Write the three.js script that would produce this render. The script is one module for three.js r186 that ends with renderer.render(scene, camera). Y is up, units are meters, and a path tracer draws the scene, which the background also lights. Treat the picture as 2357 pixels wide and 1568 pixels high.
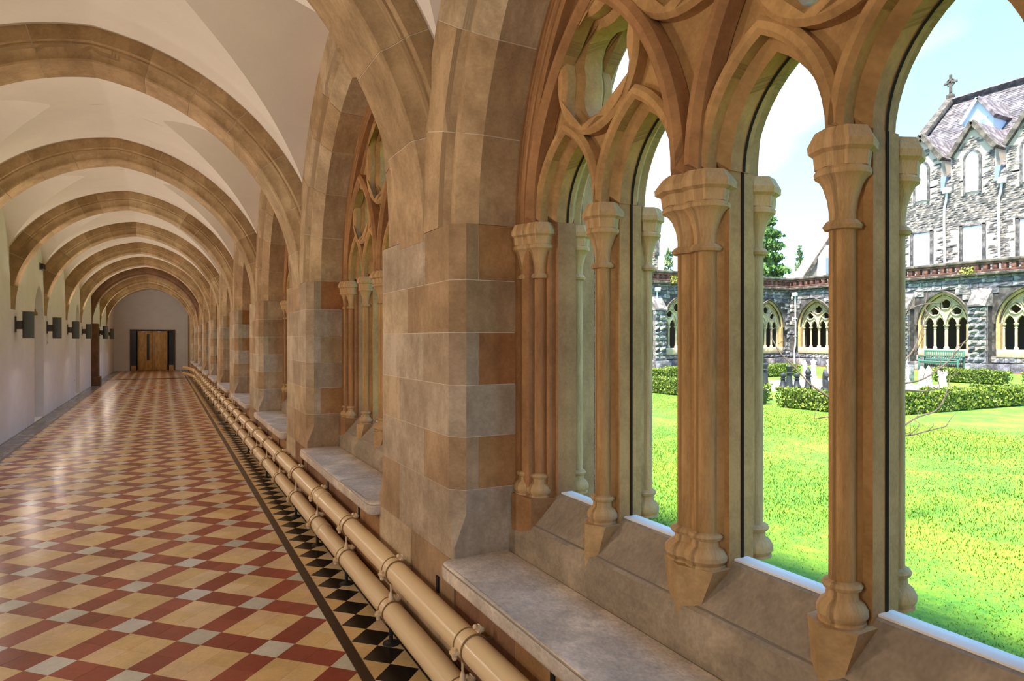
import * as THREE from 'three';
import { mergeGeometries, mergeVertices, toCreasedNormals } from 'three/addons/utils/BufferGeometryUtils.js';
import { RoundedBoxGeometry } from 'three/addons/geometries/RoundedBoxGeometry.js';
import { RectAreaLightUniformsLib } from 'three/addons/lights/RectAreaLightUniformsLib.js';

// ------------------------------------------------------------------ camera, sky, sun, exposure
// x runs right across the corridor, y up, the corridor runs away along -z.  D below = -z.
const scene = new THREE.Scene();
const renderer = new THREE.WebGLRenderer({ antialias: true });
renderer.toneMapping = THREE.LinearToneMapping;
renderer.toneMappingExposure = 3.0;
renderer.shadowMap.enabled = true;
renderer.shadowMap.type = THREE.PCFSoftShadowMap;
RectAreaLightUniformsLib.init();

const camera = new THREE.PerspectiveCamera(2 * Math.atan(784 / 1500) * 180 / Math.PI, 2357 / 1568, 0.05, 400);
camera.position.set(0, 1.57, 0);
camera.rotation.order = 'YXZ';
camera.rotation.y = -28.15 * Math.PI / 180;
camera.rotation.x = -0.002;

// seeded random and noise
function rng(seed) { let s = seed | 0; return () => { s = (s + 0x6d2b79f5) | 0; let t = Math.imul(s ^ (s >>> 15), 1 | s); t = (t + Math.imul(t ^ (t >>> 7), 61 | t)) ^ t; return ((t ^ (t >>> 14)) >>> 0) / 4294967296; }; }
function hash3(x, y, z) { let h = Math.imul(x, 374761393) ^ Math.imul(y, 668265263) ^ Math.imul(z, 2147483647 - 97); h = Math.imul(h ^ (h >>> 13), 1274126177); return ((h ^ (h >>> 16)) >>> 0) / 4294967296; }
const sm = (t) => t * t * (3 - 2 * t), lerp = (a, b, t) => a + (b - a) * t, clamp = (x, a, b) => Math.max(a, Math.min(b, x));
function noise3(x, y, z) {
  const i = Math.floor(x), j = Math.floor(y), k = Math.floor(z), u = sm(x - i), v = sm(y - j), w = sm(z - k);
  const c = (a, b, d) => hash3(i + a, j + b, k + d);
  return lerp(lerp(lerp(c(0, 0, 0), c(1, 0, 0), u), lerp(c(0, 1, 0), c(1, 1, 0), u), v), lerp(lerp(c(0, 0, 1), c(1, 0, 1), u), lerp(c(0, 1, 1), c(1, 1, 1), u), v), w);
}
function fbm3(x, y, z, n) { let s = 0, a = 0.5, t = 0; for (let i = 0; i < n; i++) { s += a * noise3(x, y, z); t += a; a *= 0.5; x *= 2.03; y *= 2.03; z *= 2.03; } return s / t; }

const SKY = 1.5, SUN = 8.6;
{ // bright spring sky: cyan blue with thin white cloud, air and cloud only
  const W = 1024, H = 512, data = new Float32Array(W * H * 4);
  for (let r = 0; r < H; r++) for (let q = 0; q < W; q++) {
    const up = ((r + 0.5) / H - 0.5) * Math.PI, az = ((q + 0.5) / W - 0.5) * 2 * Math.PI;
    const x = Math.cos(az) * Math.cos(up), y = Math.sin(up), z = Math.sin(az) * Math.cos(up);
    const k = 1 / Math.max(0.12, y + 0.18), n = fbm3(x * k * 1.3 + 7, 3.1, z * k * 1.3 + 2, 6), w = fbm3(x * k * 0.5 + 1, 8.2, z * k * 0.5, 4);
    let cl = clamp((n * 0.65 + w * 0.5 - 0.60) * 3.6, 0, 1);
    const low = Math.exp(-Math.max(0, y) * 4.0);
    const blue = [lerp(0.085, 0.30, low), lerp(0.33, 0.52, low), lerp(0.72, 0.80, low)];
    const white = [0.66, 0.70, 0.75];
    cl = clamp(cl + low * 0.15, 0, 1);
    const i = (r * W + q) * 4;
    for (let c = 0; c < 3; c++) data[i + c] = SKY * lerp(blue[c], white[c], cl * 0.88);
    data[i + 3] = 1;
  }
  const t = new THREE.DataTexture(data, W, H, THREE.RGBAFormat, THREE.FloatType);
  t.mapping = THREE.EquirectangularReflectionMapping; t.magFilter = t.minFilter = THREE.LinearFilter; t.needsUpdate = true;
  scene.background = t;
}
const sun = new THREE.DirectionalLight(0xfff6e6, SUN);   // high hazy sun behind the cloister roof
sun.position.set(-8, 56, 0); sun.target.position.set(14, 0, -9);
sun.castShadow = true; sun.shadow.radius = 14; sun.shadow.mapSize.set(4096, 4096);
Object.assign(sun.shadow.camera, { left: -45, right: 45, top: 45, bottom: -45, near: 1, far: 140 });
sun.name = 'sun_light'; scene.add(sun, sun.target);

// ------------------------------------------------------------------ textures
function tileNoise(size, periods, seed) { // tileable value noise, sum of octaves given as [period, weight]
  const out = new Float32Array(size * size); let tot = 0;
  for (const [p, wgt, sx = 1, sy = 1] of periods) {
    const px = Math.max(1, Math.round(p * sx)), py = Math.max(1, Math.round(p * sy)); tot += wgt;
    for (let y = 0; y < size; y++) for (let x = 0; x < size; x++) {
      const fx = x / size * px, fy = y / size * py, i = Math.floor(fx), j = Math.floor(fy), u = sm(fx - i), v = sm(fy - j);
      const c = (a, b) => hash3((i + a) % px, (j + b) % py, seed + p * 17);
      out[y * size + x] += wgt * lerp(lerp(c(0, 0), c(1, 0), u), lerp(c(0, 1), c(1, 1), u), v);
    }
  }
  for (let i = 0; i < out.length; i++) out[i] /= tot;
  return out;
}
function tex(size, fn, srgb = true) {
  const d = new Uint8Array(size * size * 4);
  for (let i = 0; i < size * size; i++) { const c = fn(i); for (let k = 0; k < 3; k++) d[i * 4 + k] = clamp(c[k] ?? c[0], 0, 1) * 255; d[i * 4 + 3] = 255; }
  const t = new THREE.DataTexture(d, size, size, THREE.RGBAFormat); t.wrapS = t.wrapT = THREE.RepeatWrapping;
  t.magFilter = THREE.LinearFilter; t.minFilter = THREE.LinearMipmapLinearFilter; t.generateMipmaps = true; t.anisotropy = 8;
  if (srgb) t.colorSpace = THREE.SRGBColorSpace; t.needsUpdate = true; return t;
}
const nCoarse = tileNoise(512, [[4, 1], [9, .8], [19, .5], [41, .3]], 11), nFine = tileNoise(512, [[40, .6], [90, .8], [200, 1]], 23), nStreak = tileNoise(512, [[6, 1, 3, 1], [14, .8, 3, .8], [40, .5, 2, 1]], 37);
const T = {
  stone: tex(512, (i) => { const a = (nCoarse[i] - .5) * .36 + (nFine[i] - .5) * .16 + (nStreak[i] - .5) * .16; return [.9 + a, .89 + a * 1.1, .87 + a * 1.25]; }),
  stoneB: tex(512, (i) => [nFine[i] * .75 + nCoarse[i] * .25], false),
  worn: tex(512, (i) => { const n = clamp((nCoarse[i] - .4) * 3, 0, 1), a = lerp(.78, .97, n) + (nFine[i] - .5) * .22; return [a, a * .975, a * .96]; }),
  rough: tex(512, (i) => { const n = clamp((nCoarse[i] - .35) * 2.4, 0, 1), a = lerp(.5, 1.0, n) + (nFine[i] - .5) * .45; return [a, a, a * 1.02]; }),
  plaster: tex(512, (i) => { const a = .955 + (nCoarse[i] - .5) * .05 + (nFine[i] - .5) * .02; return [a, a, a]; }),
  tile: tex(512, (i) => { const a = .93 + (nCoarse[i] - .5) * .2 + (nFine[i] - .5) * .1; return [a, a * .99, a * .97]; }),
  wood: tex(512, (i) => { const a = .9 + (nStreak[i] - .5) * .35; return [a, a * .97, a * .92]; }),
  grass: tex(512, (i) => { const n = clamp((nCoarse[i] - .35) * 2.2, 0, 1), f = (nFine[i] - .5) * .5; return [lerp(.62, 1.0, n) + f, lerp(.8, 1.0, n) + f * .6, lerp(.5, .8, n) + f * .5]; }),
};
const M = {};
function mat(name, color, o = {}) {
  const { map, mapScale, bump, bumpScale = .002, rough = .85, metal = 0, phys, ...rest } = o;
  const c = new THREE.Color(color), p = { color: c, roughness: rough, metalness: metal, side: THREE.DoubleSide, ...rest };
  if (map) p.map = map; if (bump) { p.bumpMap = bump; p.bumpScale = bumpScale; }
  const m = phys ? new THREE.MeshPhysicalMaterial(p) : new THREE.MeshStandardMaterial(p);
  m.name = name; M[name] = m; return m;
}
const stoneOpt = { map: T.stone, bump: T.stoneB, bumpScale: .0016, rough: .86 };
// dressed sandstone of the pillars and arches: several stones, buff to orange
const BUFF = ['#bb9b73', '#c2a580', '#b29069', '#c7ad8a', '#b89670'].map((c, i) => mat('buff_stone_' + i, c, stoneOpt));
const PINK = ['#bca58a', '#b59c7e', '#c4af95'].map((c, i) => mat('pink_stone_' + i, c, stoneOpt));
const RUST = ['#ad7542', '#b48450', '#9f6737'].map((c, i) => mat('rust_stone_' + i, c, stoneOpt));
const ARCH = ['#b99a70', '#b09066', '#c1a57c', '#a6865d', '#bd9c73'].map((c, i) => mat('arch_stone_' + i, c, stoneOpt));
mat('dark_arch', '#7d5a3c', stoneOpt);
mat('mortar', '#e6d2b4', { map: T.plaster, rough: .95 });
mat('tracery', '#bd9159', stoneOpt); mat('tracery_red', '#ae7d4d', stoneOpt); mat('tracery_pale', '#c69f6c', stoneOpt);
mat('sill', '#b4a083', { map: T.worn, bump: T.stoneB, bumpScale: .002, rough: .7 });
mat('seat', '#f2e2cb', { map: T.worn, bump: T.stoneB, bumpScale: .003, rough: .62 });
mat('plinth', '#9c6f4d', stoneOpt); mat('plinth_pale', '#d2b894', stoneOpt);
mat('plaster_wall', '#fbfaf8', { map: T.plaster, rough: .72 });
mat('plaster_vault', '#efe3d4', { map: T.plaster, rough: .9 });
mat('gasket', '#2a2119', { rough: 1, specularIntensity: .2, phys: true }); mat('lead', '#5d564b', { rough: .8 });
mat('glass', '#ffffff', { phys: true, transmission: 1, thickness: 0, rough: .0, ior: 1.45 });
mat('pipe', '#e6c798', { rough: .26, bump: T.stoneB, bumpScale: .0004 }); mat('pipe_line', '#8c6b41', { rough: .5 });
mat('iron', '#3a332b', { rough: .55, metal: .5 }); mat('black', '#0b0908', { rough: .8 });
mat('grout', '#8f7a60', { rough: .9 });
const tileOpt = { map: T.tile, rough: .24, bump: T.stoneB, bumpScale: .0004 };
const CREAM = ['#ecc88c', '#ebc798', '#e6c184', '#f0d09e'].map((c, i) => mat('cream_tile_' + i, c, tileOpt));
const RED = ['#9c4836', '#93402f', '#a5503d'].map((c, i) => mat('red_tile_' + i, c, tileOpt));
const WHITE = ['#dad5c2', '#e2ddcf', '#cfcab8'].map((c, i) => mat('white_tile_' + i, c, tileOpt));
const BLACK = ['#15110f', '#1c1714'].map((c, i) => mat('black_tile_' + i, c, { ...tileOpt, rough: .26 }));
const GREYT = ['#a8a49a', '#6f6d6a', '#8c8a85'].map((c, i) => mat('grey_tile_' + i, c, tileOpt));
mat('strip', '#2d1f17', tileOpt); mat('strip_grey', '#6a6661', tileOpt);

// ------------------------------------------------------------------ helpers
const used = {};
const numbered = (n) => { const k = used[n] = (used[n] ?? -1) + 1; return k ? n + '_' + String(k).padStart(3, '0') : n; };
function top(o, label, category, group, kind) { o.userData.label = label; if (category) o.userData.category = category; if (group) o.userData.group = group; if (kind) o.userData.kind = kind; return o; }
function thing(name, label, category, pos = [0, 0, 0], turn = 0, group, kind) {
  const g = new THREE.Group(); g.name = kind === 'structure' ? name : numbered(name); g.position.set(...pos); g.rotation.y = turn; scene.add(g);
  return top(g, label, category, group, kind);
}
function part(parent, name, geo, m) { const o = new THREE.Mesh(geo, m); o.name = name; o.castShadow = o.receiveShadow = true; parent.add(o); return o; }
function sub(parent, name) { const g = new THREE.Group(); g.name = name; parent.add(g); return g; }
function uvBox(g, s = 1) { // uv in metres from the dominant normal axis
  const p = g.attributes.position, n = g.attributes.normal, uv = new Float32Array(p.count * 2);
  for (let i = 0; i < p.count; i++) {
    const ax = Math.abs(n.getX(i)), ay = Math.abs(n.getY(i)), az = Math.abs(n.getZ(i)), x = p.getX(i), y = p.getY(i), z = p.getZ(i);
    const [u, v] = ay >= ax && ay >= az ? [x, z] : ax >= az ? [z, y] : [x, y];
    uv[i * 2] = u * s; uv[i * 2 + 1] = v * s;
  }
  g.setAttribute('uv', new THREE.BufferAttribute(uv, 2)); return g;
}
function flat(g) { const h = g.index ? g.toNonIndexed() : g; h.computeVertexNormals(); return h; }
function fin(g, crease = 0.6, s = 0.8) { // creased normals + metre uv, ready to merge
  for (const k of Object.keys(g.attributes)) if (k !== 'position') g.deleteAttribute(k);
  let h = mergeVertices(g, 1e-5); h = toCreasedNormals(h, crease); return uvBox(h, s);
}
function merged(list) { return mergeGeometries(list.map((g) => (g.index ? g.toNonIndexed() : g)), false); }
// one part out of many small pieces in several materials: Map material -> geometries
function stuffPart(parent, name, by) { const o = part(parent, name, mergeGeometries([...by.values()].map(merged), true), [...by.keys()]); o.userData.kind = 'stuff'; return o; }
function box(x0, x1, y0, y1, z0, z1, r = 0) {
  const w = Math.abs(x1 - x0), h = Math.abs(y1 - y0), d = Math.abs(z1 - z0);
  const g = r ? new RoundedBoxGeometry(w, h, d, 1, r) : new THREE.BoxGeometry(w, h, d);
  g.translate((x0 + x1) / 2, (y0 + y1) / 2, (z0 + z1) / 2); return fin(g, .5);
}
function raw(pos, idx) { const g = new THREE.BufferGeometry(); g.setAttribute('position', new THREE.Float32BufferAttribute(pos, 3)); g.setIndex(idx); return g; }
// prism between two polygons of equal length in plan, [x, D] pairs
function prism(poly, y0, y1, polyTop = poly) {
  const n = poly.length, pos = [], idx = [];
  for (const [x, d] of poly) pos.push(x, y0, -d);
  for (const [x, d] of polyTop) pos.push(x, y1, -d);
  for (let i = 0; i < n; i++) { const j = (i + 1) % n; idx.push(i, n + j, j, i, n + i, n + j); }
  for (const t of THREE.ShapeUtils.triangulateShape(poly.map(([a, b]) => new THREE.Vector2(a, b)), [])) { idx.push(t[0], t[1], t[2]); idx.push(n + t[0], n + t[2], n + t[1]); }
  return fin(raw(pos, idx), .3);
}
function clip(poly, a, b, c) { // keep a*x + b*d <= c
  const out = [];
  for (let i = 0; i < poly.length; i++) {
    const p = poly[i], q = poly[(i + 1) % poly.length], fp = a * p[0] + b * p[1] - c, fq = a * q[0] + b * q[1] - c;
    if (fp <= 0) out.push(p);
    if ((fp < 0 && fq > 0) || (fp > 0 && fq < 0)) { const t = fp / (fp - fq); out.push([p[0] + (q[0] - p[0]) * t, p[1] + (q[1] - p[1]) * t]); }
  }
  return out;
}
function inset(poly, e) { // shrink a convex polygon by e on every side
  let area = 0; for (let i = 0; i < poly.length; i++) { const p = poly[i], q = poly[(i + 1) % poly.length]; area += p[0] * q[1] - q[0] * p[1]; }
  let out = poly; const s = area > 0 ? 1 : -1;
  for (let i = 0; i < poly.length; i++) {
    const p = poly[i], q = poly[(i + 1) % poly.length], dx = q[0] - p[0], dy = q[1] - p[1], l = Math.hypot(dx, dy); if (l < 1e-6) continue;
    const nx = s * dy / l, ny = -s * dx / l; out = clip(out, nx, ny, nx * p[0] + ny * p[1] - e); if (out.length < 3) return [];
  }
  return out;
}
// pointed arch: two arcs, half width hw, radius R, offset off outwards; points from the right foot over the apex to the left foot, [u, v]
function archPts(c, ysp, hw, R, off, n = 14) {
  const e = R - hw, r = R + off, phi = Math.acos(clamp(e / r, -1, 1)), pts = [];
  for (let i = 0; i <= n; i++) { const a = phi * i / n; pts.push([c - e + r * Math.cos(a), ysp + r * Math.sin(a)]); }
  for (let i = n - 1; i >= 0; i--) { const a = phi * i / n; pts.push([c + e - r * Math.cos(a), ysp + r * Math.sin(a)]); }
  return pts;
}
const DY = (u, v, w) => [w, v, -u];        // in-plane coordinate runs along the corridor
const XY = (u, v, w) => [u, v, -w];        // in-plane coordinate runs across the corridor
// open profile [[off, w], ...] swept over a whole pointed arch
function archSweep(map, c, ysp, hw, R, profile, n = 16, crease = .55) {
  const rows = profile.map(([off]) => archPts(c, ysp, hw, R, off, n)), pos = [], idx = [], m = rows[0].length;
  rows.forEach((row, k) => row.forEach(([u, v]) => pos.push(...map(u, v, profile[k][1]))));
  for (let k = 0; k < rows.length - 1; k++) for (let i = 0; i < m - 1; i++) { const a = k * m + i; idx.push(a, a + 1, a + m, a + 1, a + m + 1, a + m); }
  return fin(raw(pos, idx), crease);
}
// one wedge stone: closed profile [[off, w], ...] over the arc angles a0..a1 of the right (side 1) or left (side -1) arc
function wedge(map, c, ysp, hw, R, profile, a0, a1, side, n = 4, crease = .5) {
  const e = R - hw, pos = [], idx = [], m = profile.length;
  for (let i = 0; i <= n; i++) for (const [off, w] of profile) {
    const r = R + off, lim = Math.acos(clamp(e / r, -1, 1)), a = lerp(Math.min(a0, lim), Math.min(a1, lim), i / n);
    pos.push(...map(c + side * (-e + r * Math.cos(a)), ysp + r * Math.sin(a), w));
  }
  for (let i = 0; i < n; i++) for (let k = 0; k < m; k++) { const a = i * m + k, b = i * m + (k + 1) % m; idx.push(a, b, a + m, b, b + m, a + m); }
  const tri = THREE.ShapeUtils.triangulateShape(profile.map(([a, b]) => new THREE.Vector2(a, b)), []);
  for (const t of tri) { idx.push(t[0], t[1], t[2]); idx.push(n * m + t[0], n * m + t[2], n * m + t[1]); }
  return fin(raw(pos, idx), crease);
}
function shapeOf(pts, holes = []) { const s = new THREE.Shape(pts.map(([a, b]) => new THREE.Vector2(a, b))); for (const h of holes) s.holes.push(new THREE.Path(h.map(([a, b]) => new THREE.Vector2(a, b)))); return s; }
// plate in the (D, y) plane between x0 and x1, edges bevelled by b
function plateDY(pts, holes, x0, x1, b = 0, bs = b) {
  const g = new THREE.ExtrudeGeometry(shapeOf(pts, holes), { depth: x1 - x0 - 2 * b, bevelEnabled: b > 0, bevelThickness: b, bevelSize: bs, bevelOffset: -bs, bevelSegments: 1, curveSegments: 4 });
  g.rotateY(Math.PI / 2); g.translate(x0 + b, 0, 0); return fin(g, .5);
}
function plateXY(pts, holes, z0, z1, b = 0) {
  const g = new THREE.ExtrudeGeometry(shapeOf(pts, holes), { depth: z1 - z0 - 2 * b, bevelEnabled: b > 0, bevelThickness: b, bevelSize: b, bevelOffset: -b, bevelSegments: 1, curveSegments: 4 });
  g.translate(0, 0, z0 + b); return fin(g, .5);
}
const circle = (c, y, r, n = 40) => Array.from({ length: n }, (_, i) => [c + r * Math.cos(i / n * 2 * Math.PI), y + r * Math.sin(i / n * 2 * Math.PI)]);
function foil(c, y, r, lobes = 4, turn = Math.PI / 4, n = 12) { // foiled opening inside radius r, cusps pointing inwards
  const lr = r * (lobes === 4 ? .54 : .42), lc = r - lr, half = Math.PI / lobes, pts = [];
  const d = lc * Math.sin(half), reach = Math.acos(clamp(-0, -1, 1));
  const t = Math.asin(clamp(d / lr, -1, 1)), sweep = Math.PI - (t - half);      // lobe arc meets its neighbour on the bisector
  const s = Math.min(sweep, Math.PI * .78);
  for (let k = 0; k < lobes; k++) { const a = turn + k * 2 * half; for (let i = 0; i <= n; i++) { const b = a + lerp(-s, s, i / n); const px = lc * Math.cos(a) + lr * Math.cos(b), py = lc * Math.sin(a) + lr * Math.sin(b); const ang = Math.atan2(Math.sin(Math.atan2(py, px) - a), Math.cos(Math.atan2(py, px) - a)); if (Math.abs(ang) <= half + 1e-3) pts.push([c + px, y + py]); } }
  return pts;
}
function lathe(profile, seg = 20, x = 0, y = 0, z = 0, crease = .6) { const g = new THREE.LatheGeometry(profile.map(([r, h]) => new THREE.Vector2(r, h)), seg); const h = fin(g, crease), p = h.attributes.position, uv = h.attributes.uv; for (let i = 0; i < p.count; i++) uv.setXY(i, Math.atan2(p.getZ(i), p.getX(i)) * .12, p.getY(i) * .8); h.translate(x, y, z); return h; }
function tube(pts, r, seg = 16, rad = 7, r1 = r) {
  const curve = new THREE.CatmullRomCurve3(pts.map((p) => new THREE.Vector3(...p))), g = new THREE.TubeGeometry(curve, seg, 1, rad, false), p = g.attributes.position;
  for (let i = 0; i <= seg; i++) { const c = curve.getPointAt(i / seg), k = lerp(r, r1, i / seg); for (let j = 0; j <= rad; j++) { const q = i * (rad + 1) + j; p.setXYZ(q, c.x + (p.getX(q) - c.x) * k, c.y + (p.getY(q) - c.y) * k, c.z + (p.getZ(q) - c.z) * k); } }
  return fin(g, 1.0);
}
const pick = (list, r) => list[Math.floor(r() * list.length) % list.length];

// ------------------------------------------------------------------ corridor dimensions
const XL = -2.14, XF = 1.12, S = 3.30, WIN = 1.54, OPEN = 1.093, P1 = WIN + S / 2, PW = S - 2 * OPEN, YS = 2.085, RR = 1.48, END = 37.6, BACK = -3.3;
const pillarD = (n) => P1 + S * (n - 1), bayD = (m) => WIN + S * m;
const BAYS = [-1, 0, 1, 2, 3, 4, 5, 6, 7, 8, 9], PILLARS = [0, 1, 2, 3, 4, 5, 6, 7, 8, 9, 10];  // the bay before the dark arch gets a window to add daylight
const ARC = { c: -0.51, hw: 1.63, R: 1.79, ysp: 2.05 };   // transverse arch, soffit line

// ------------------------------------------------------------------ floor of encaustic tiles laid diagonally
{
  const floor = thing('floor', 'red, cream and white tiled cloister floor laid in a diagonal lattice', 'floor', [0, 0, 0], 0, null, 'structure');
  part(floor, 'grout_bed', box(XL - .3, 1.5, -.2, -.0012, -END - .4, -BACK + .2), M.grout);
  const t = 0.1519, ox = -0.5853, od = 3.8075, q = Math.SQRT1_2, r = rng(5), cells = [];
  const corner = (u, v) => [ox + (u + v) * q * t, od + (u - v) * q * t];
  const field = [-1.835, .803], left = [[-2.105, -1.875]], right = [[.859, 1.075]];
  const add = (poly, kind, mats) => { const p = inset(poly, .0007); if (p.length >= 3) { let a = 0; p.forEach((c, i) => { const d = p[(i + 1) % p.length]; a += c[0] * d[1] - d[0] * c[1]; }); if (Math.abs(a) > 2e-4) cells.push({ p, kind, m: pick(mats, r), x: p.reduce((s, c) => s + c[0], 0) / p.length, d: p.reduce((s, c) => s + c[1], 0) / p.length, a: Math.abs(a) }); } };
  for (let u = -60; u < 190; u++) for (let v = -190; v < 60; v++) {
    const P = [corner(u, v), corner(u + 1, v), corner(u + 1, v + 1), corner(u, v + 1)], cx = (P[0][0] + P[2][0]) / 2, cd = (P[0][1] + P[2][1]) / 2;
    if (cd < BACK || cd > END || cx < -2.4 || cx > 1.4) continue;
    const iu = ((u % 3) + 3) % 3, iv = ((v % 3) + 3) % 3;
    if (cx > field[0] - .11 && cx < field[1] + .11) { const C = clip(clip(P, 1, 0, field[1]), -1, 0, -field[0]); if (C.length > 2) { if (!iu && !iv) add(C, 'white_tile', WHITE); else if (!iu || !iv) add(C, 'red_tile', RED); else add(C, 'cream_tile', CREAM); } }
  }
  // borders: a single row of dark diamonds between light triangles, framed by dark strips
  const diag = t * Math.SQRT2;
  const border = (x0, x1, xc, dark, light, dn, ln) => {
    for (let k = Math.floor(BACK / diag); k < END / diag; k++) {
      const d0 = k * diag + .045, h = diag / 2, dm = d0 + h;
      add([[xc - h, dm], [xc, d0], [xc + h, dm], [xc, d0 + diag]].map(([x, d]) => [clamp(x, x0, x1), d]), dn, dark);
      add(clip(clip([[x0 - .2, d0 - h], [x0 - .2, d0 + h], [xc - h, dm], [xc, d0], [xc - h, d0 - h]], -1, 0, -x0), 1, 0, x1), ln, light);
      add(clip(clip([[x1 + .2, d0 - h], [x1 + .2, d0 + h], [xc + h, dm], [xc, d0], [xc + h, d0 - h]], -1, 0, -x0), 1, 0, x1), ln, light);
    }
  };
  border(right[0][0], right[0][1], .967, BLACK, CREAM, 'black_tile', 'cream_tile');
  border(left[0][0], left[0][1], -1.99, [GREYT[1]], [GREYT[0], GREYT[2]], 'grey_tile', 'grey_tile');
  // in view and largest first: those are tiles of their own, the rest is one layer
  const th = 28.15 * Math.PI / 180, c = Math.cos(th), s = Math.sin(th);
  for (const e of cells) { const zc = e.d * c + e.x * s, xc = e.x * c - e.d * s; e.see = zc > .5 && Math.abs(xc / zc) < .79 && 1.57 / zc < .53 && !(e.x > 1.06) ? e.a * 1.57 / zc ** 3 : 0; }
  cells.sort((a, b) => b.see - a.see);
  const rest = new Map();
  cells.forEach((e, i) => { const g = prism(e.p, -.008, (hash3(Math.round(e.x * 900), Math.round(e.d * 900), 3) - .5) * .0006); if (i < 300 && e.see) part(floor, e.kind, g, e.m); else { if (!rest.has(e.m)) rest.set(e.m, []); rest.get(e.m).push(g); } });
  stuffPart(floor, 'distant_tiles', rest);
  for (const [x0, x1, m] of [[.805, .857, M.strip], [1.077, 1.14, M.strip], [-1.873, -1.837, M.strip_grey], [-2.15, -2.107, M.strip_grey]]) {
    for (let d = BACK, k = 0; d < END; d += .6, k++) part(floor, 'border_strip', prism([[x0, d + .0007], [x1, d + .0007], [x1, d + .599], [x0, d + .599]], -.008, .0002 * (k % 3)), m);
  }
  part(floor, 'threshold', prism([[XL, 29.2], [1.12, 29.2], [1.12, 29.75], [XL, 29.75]], -.008, .001), M.strip);
}

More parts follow.
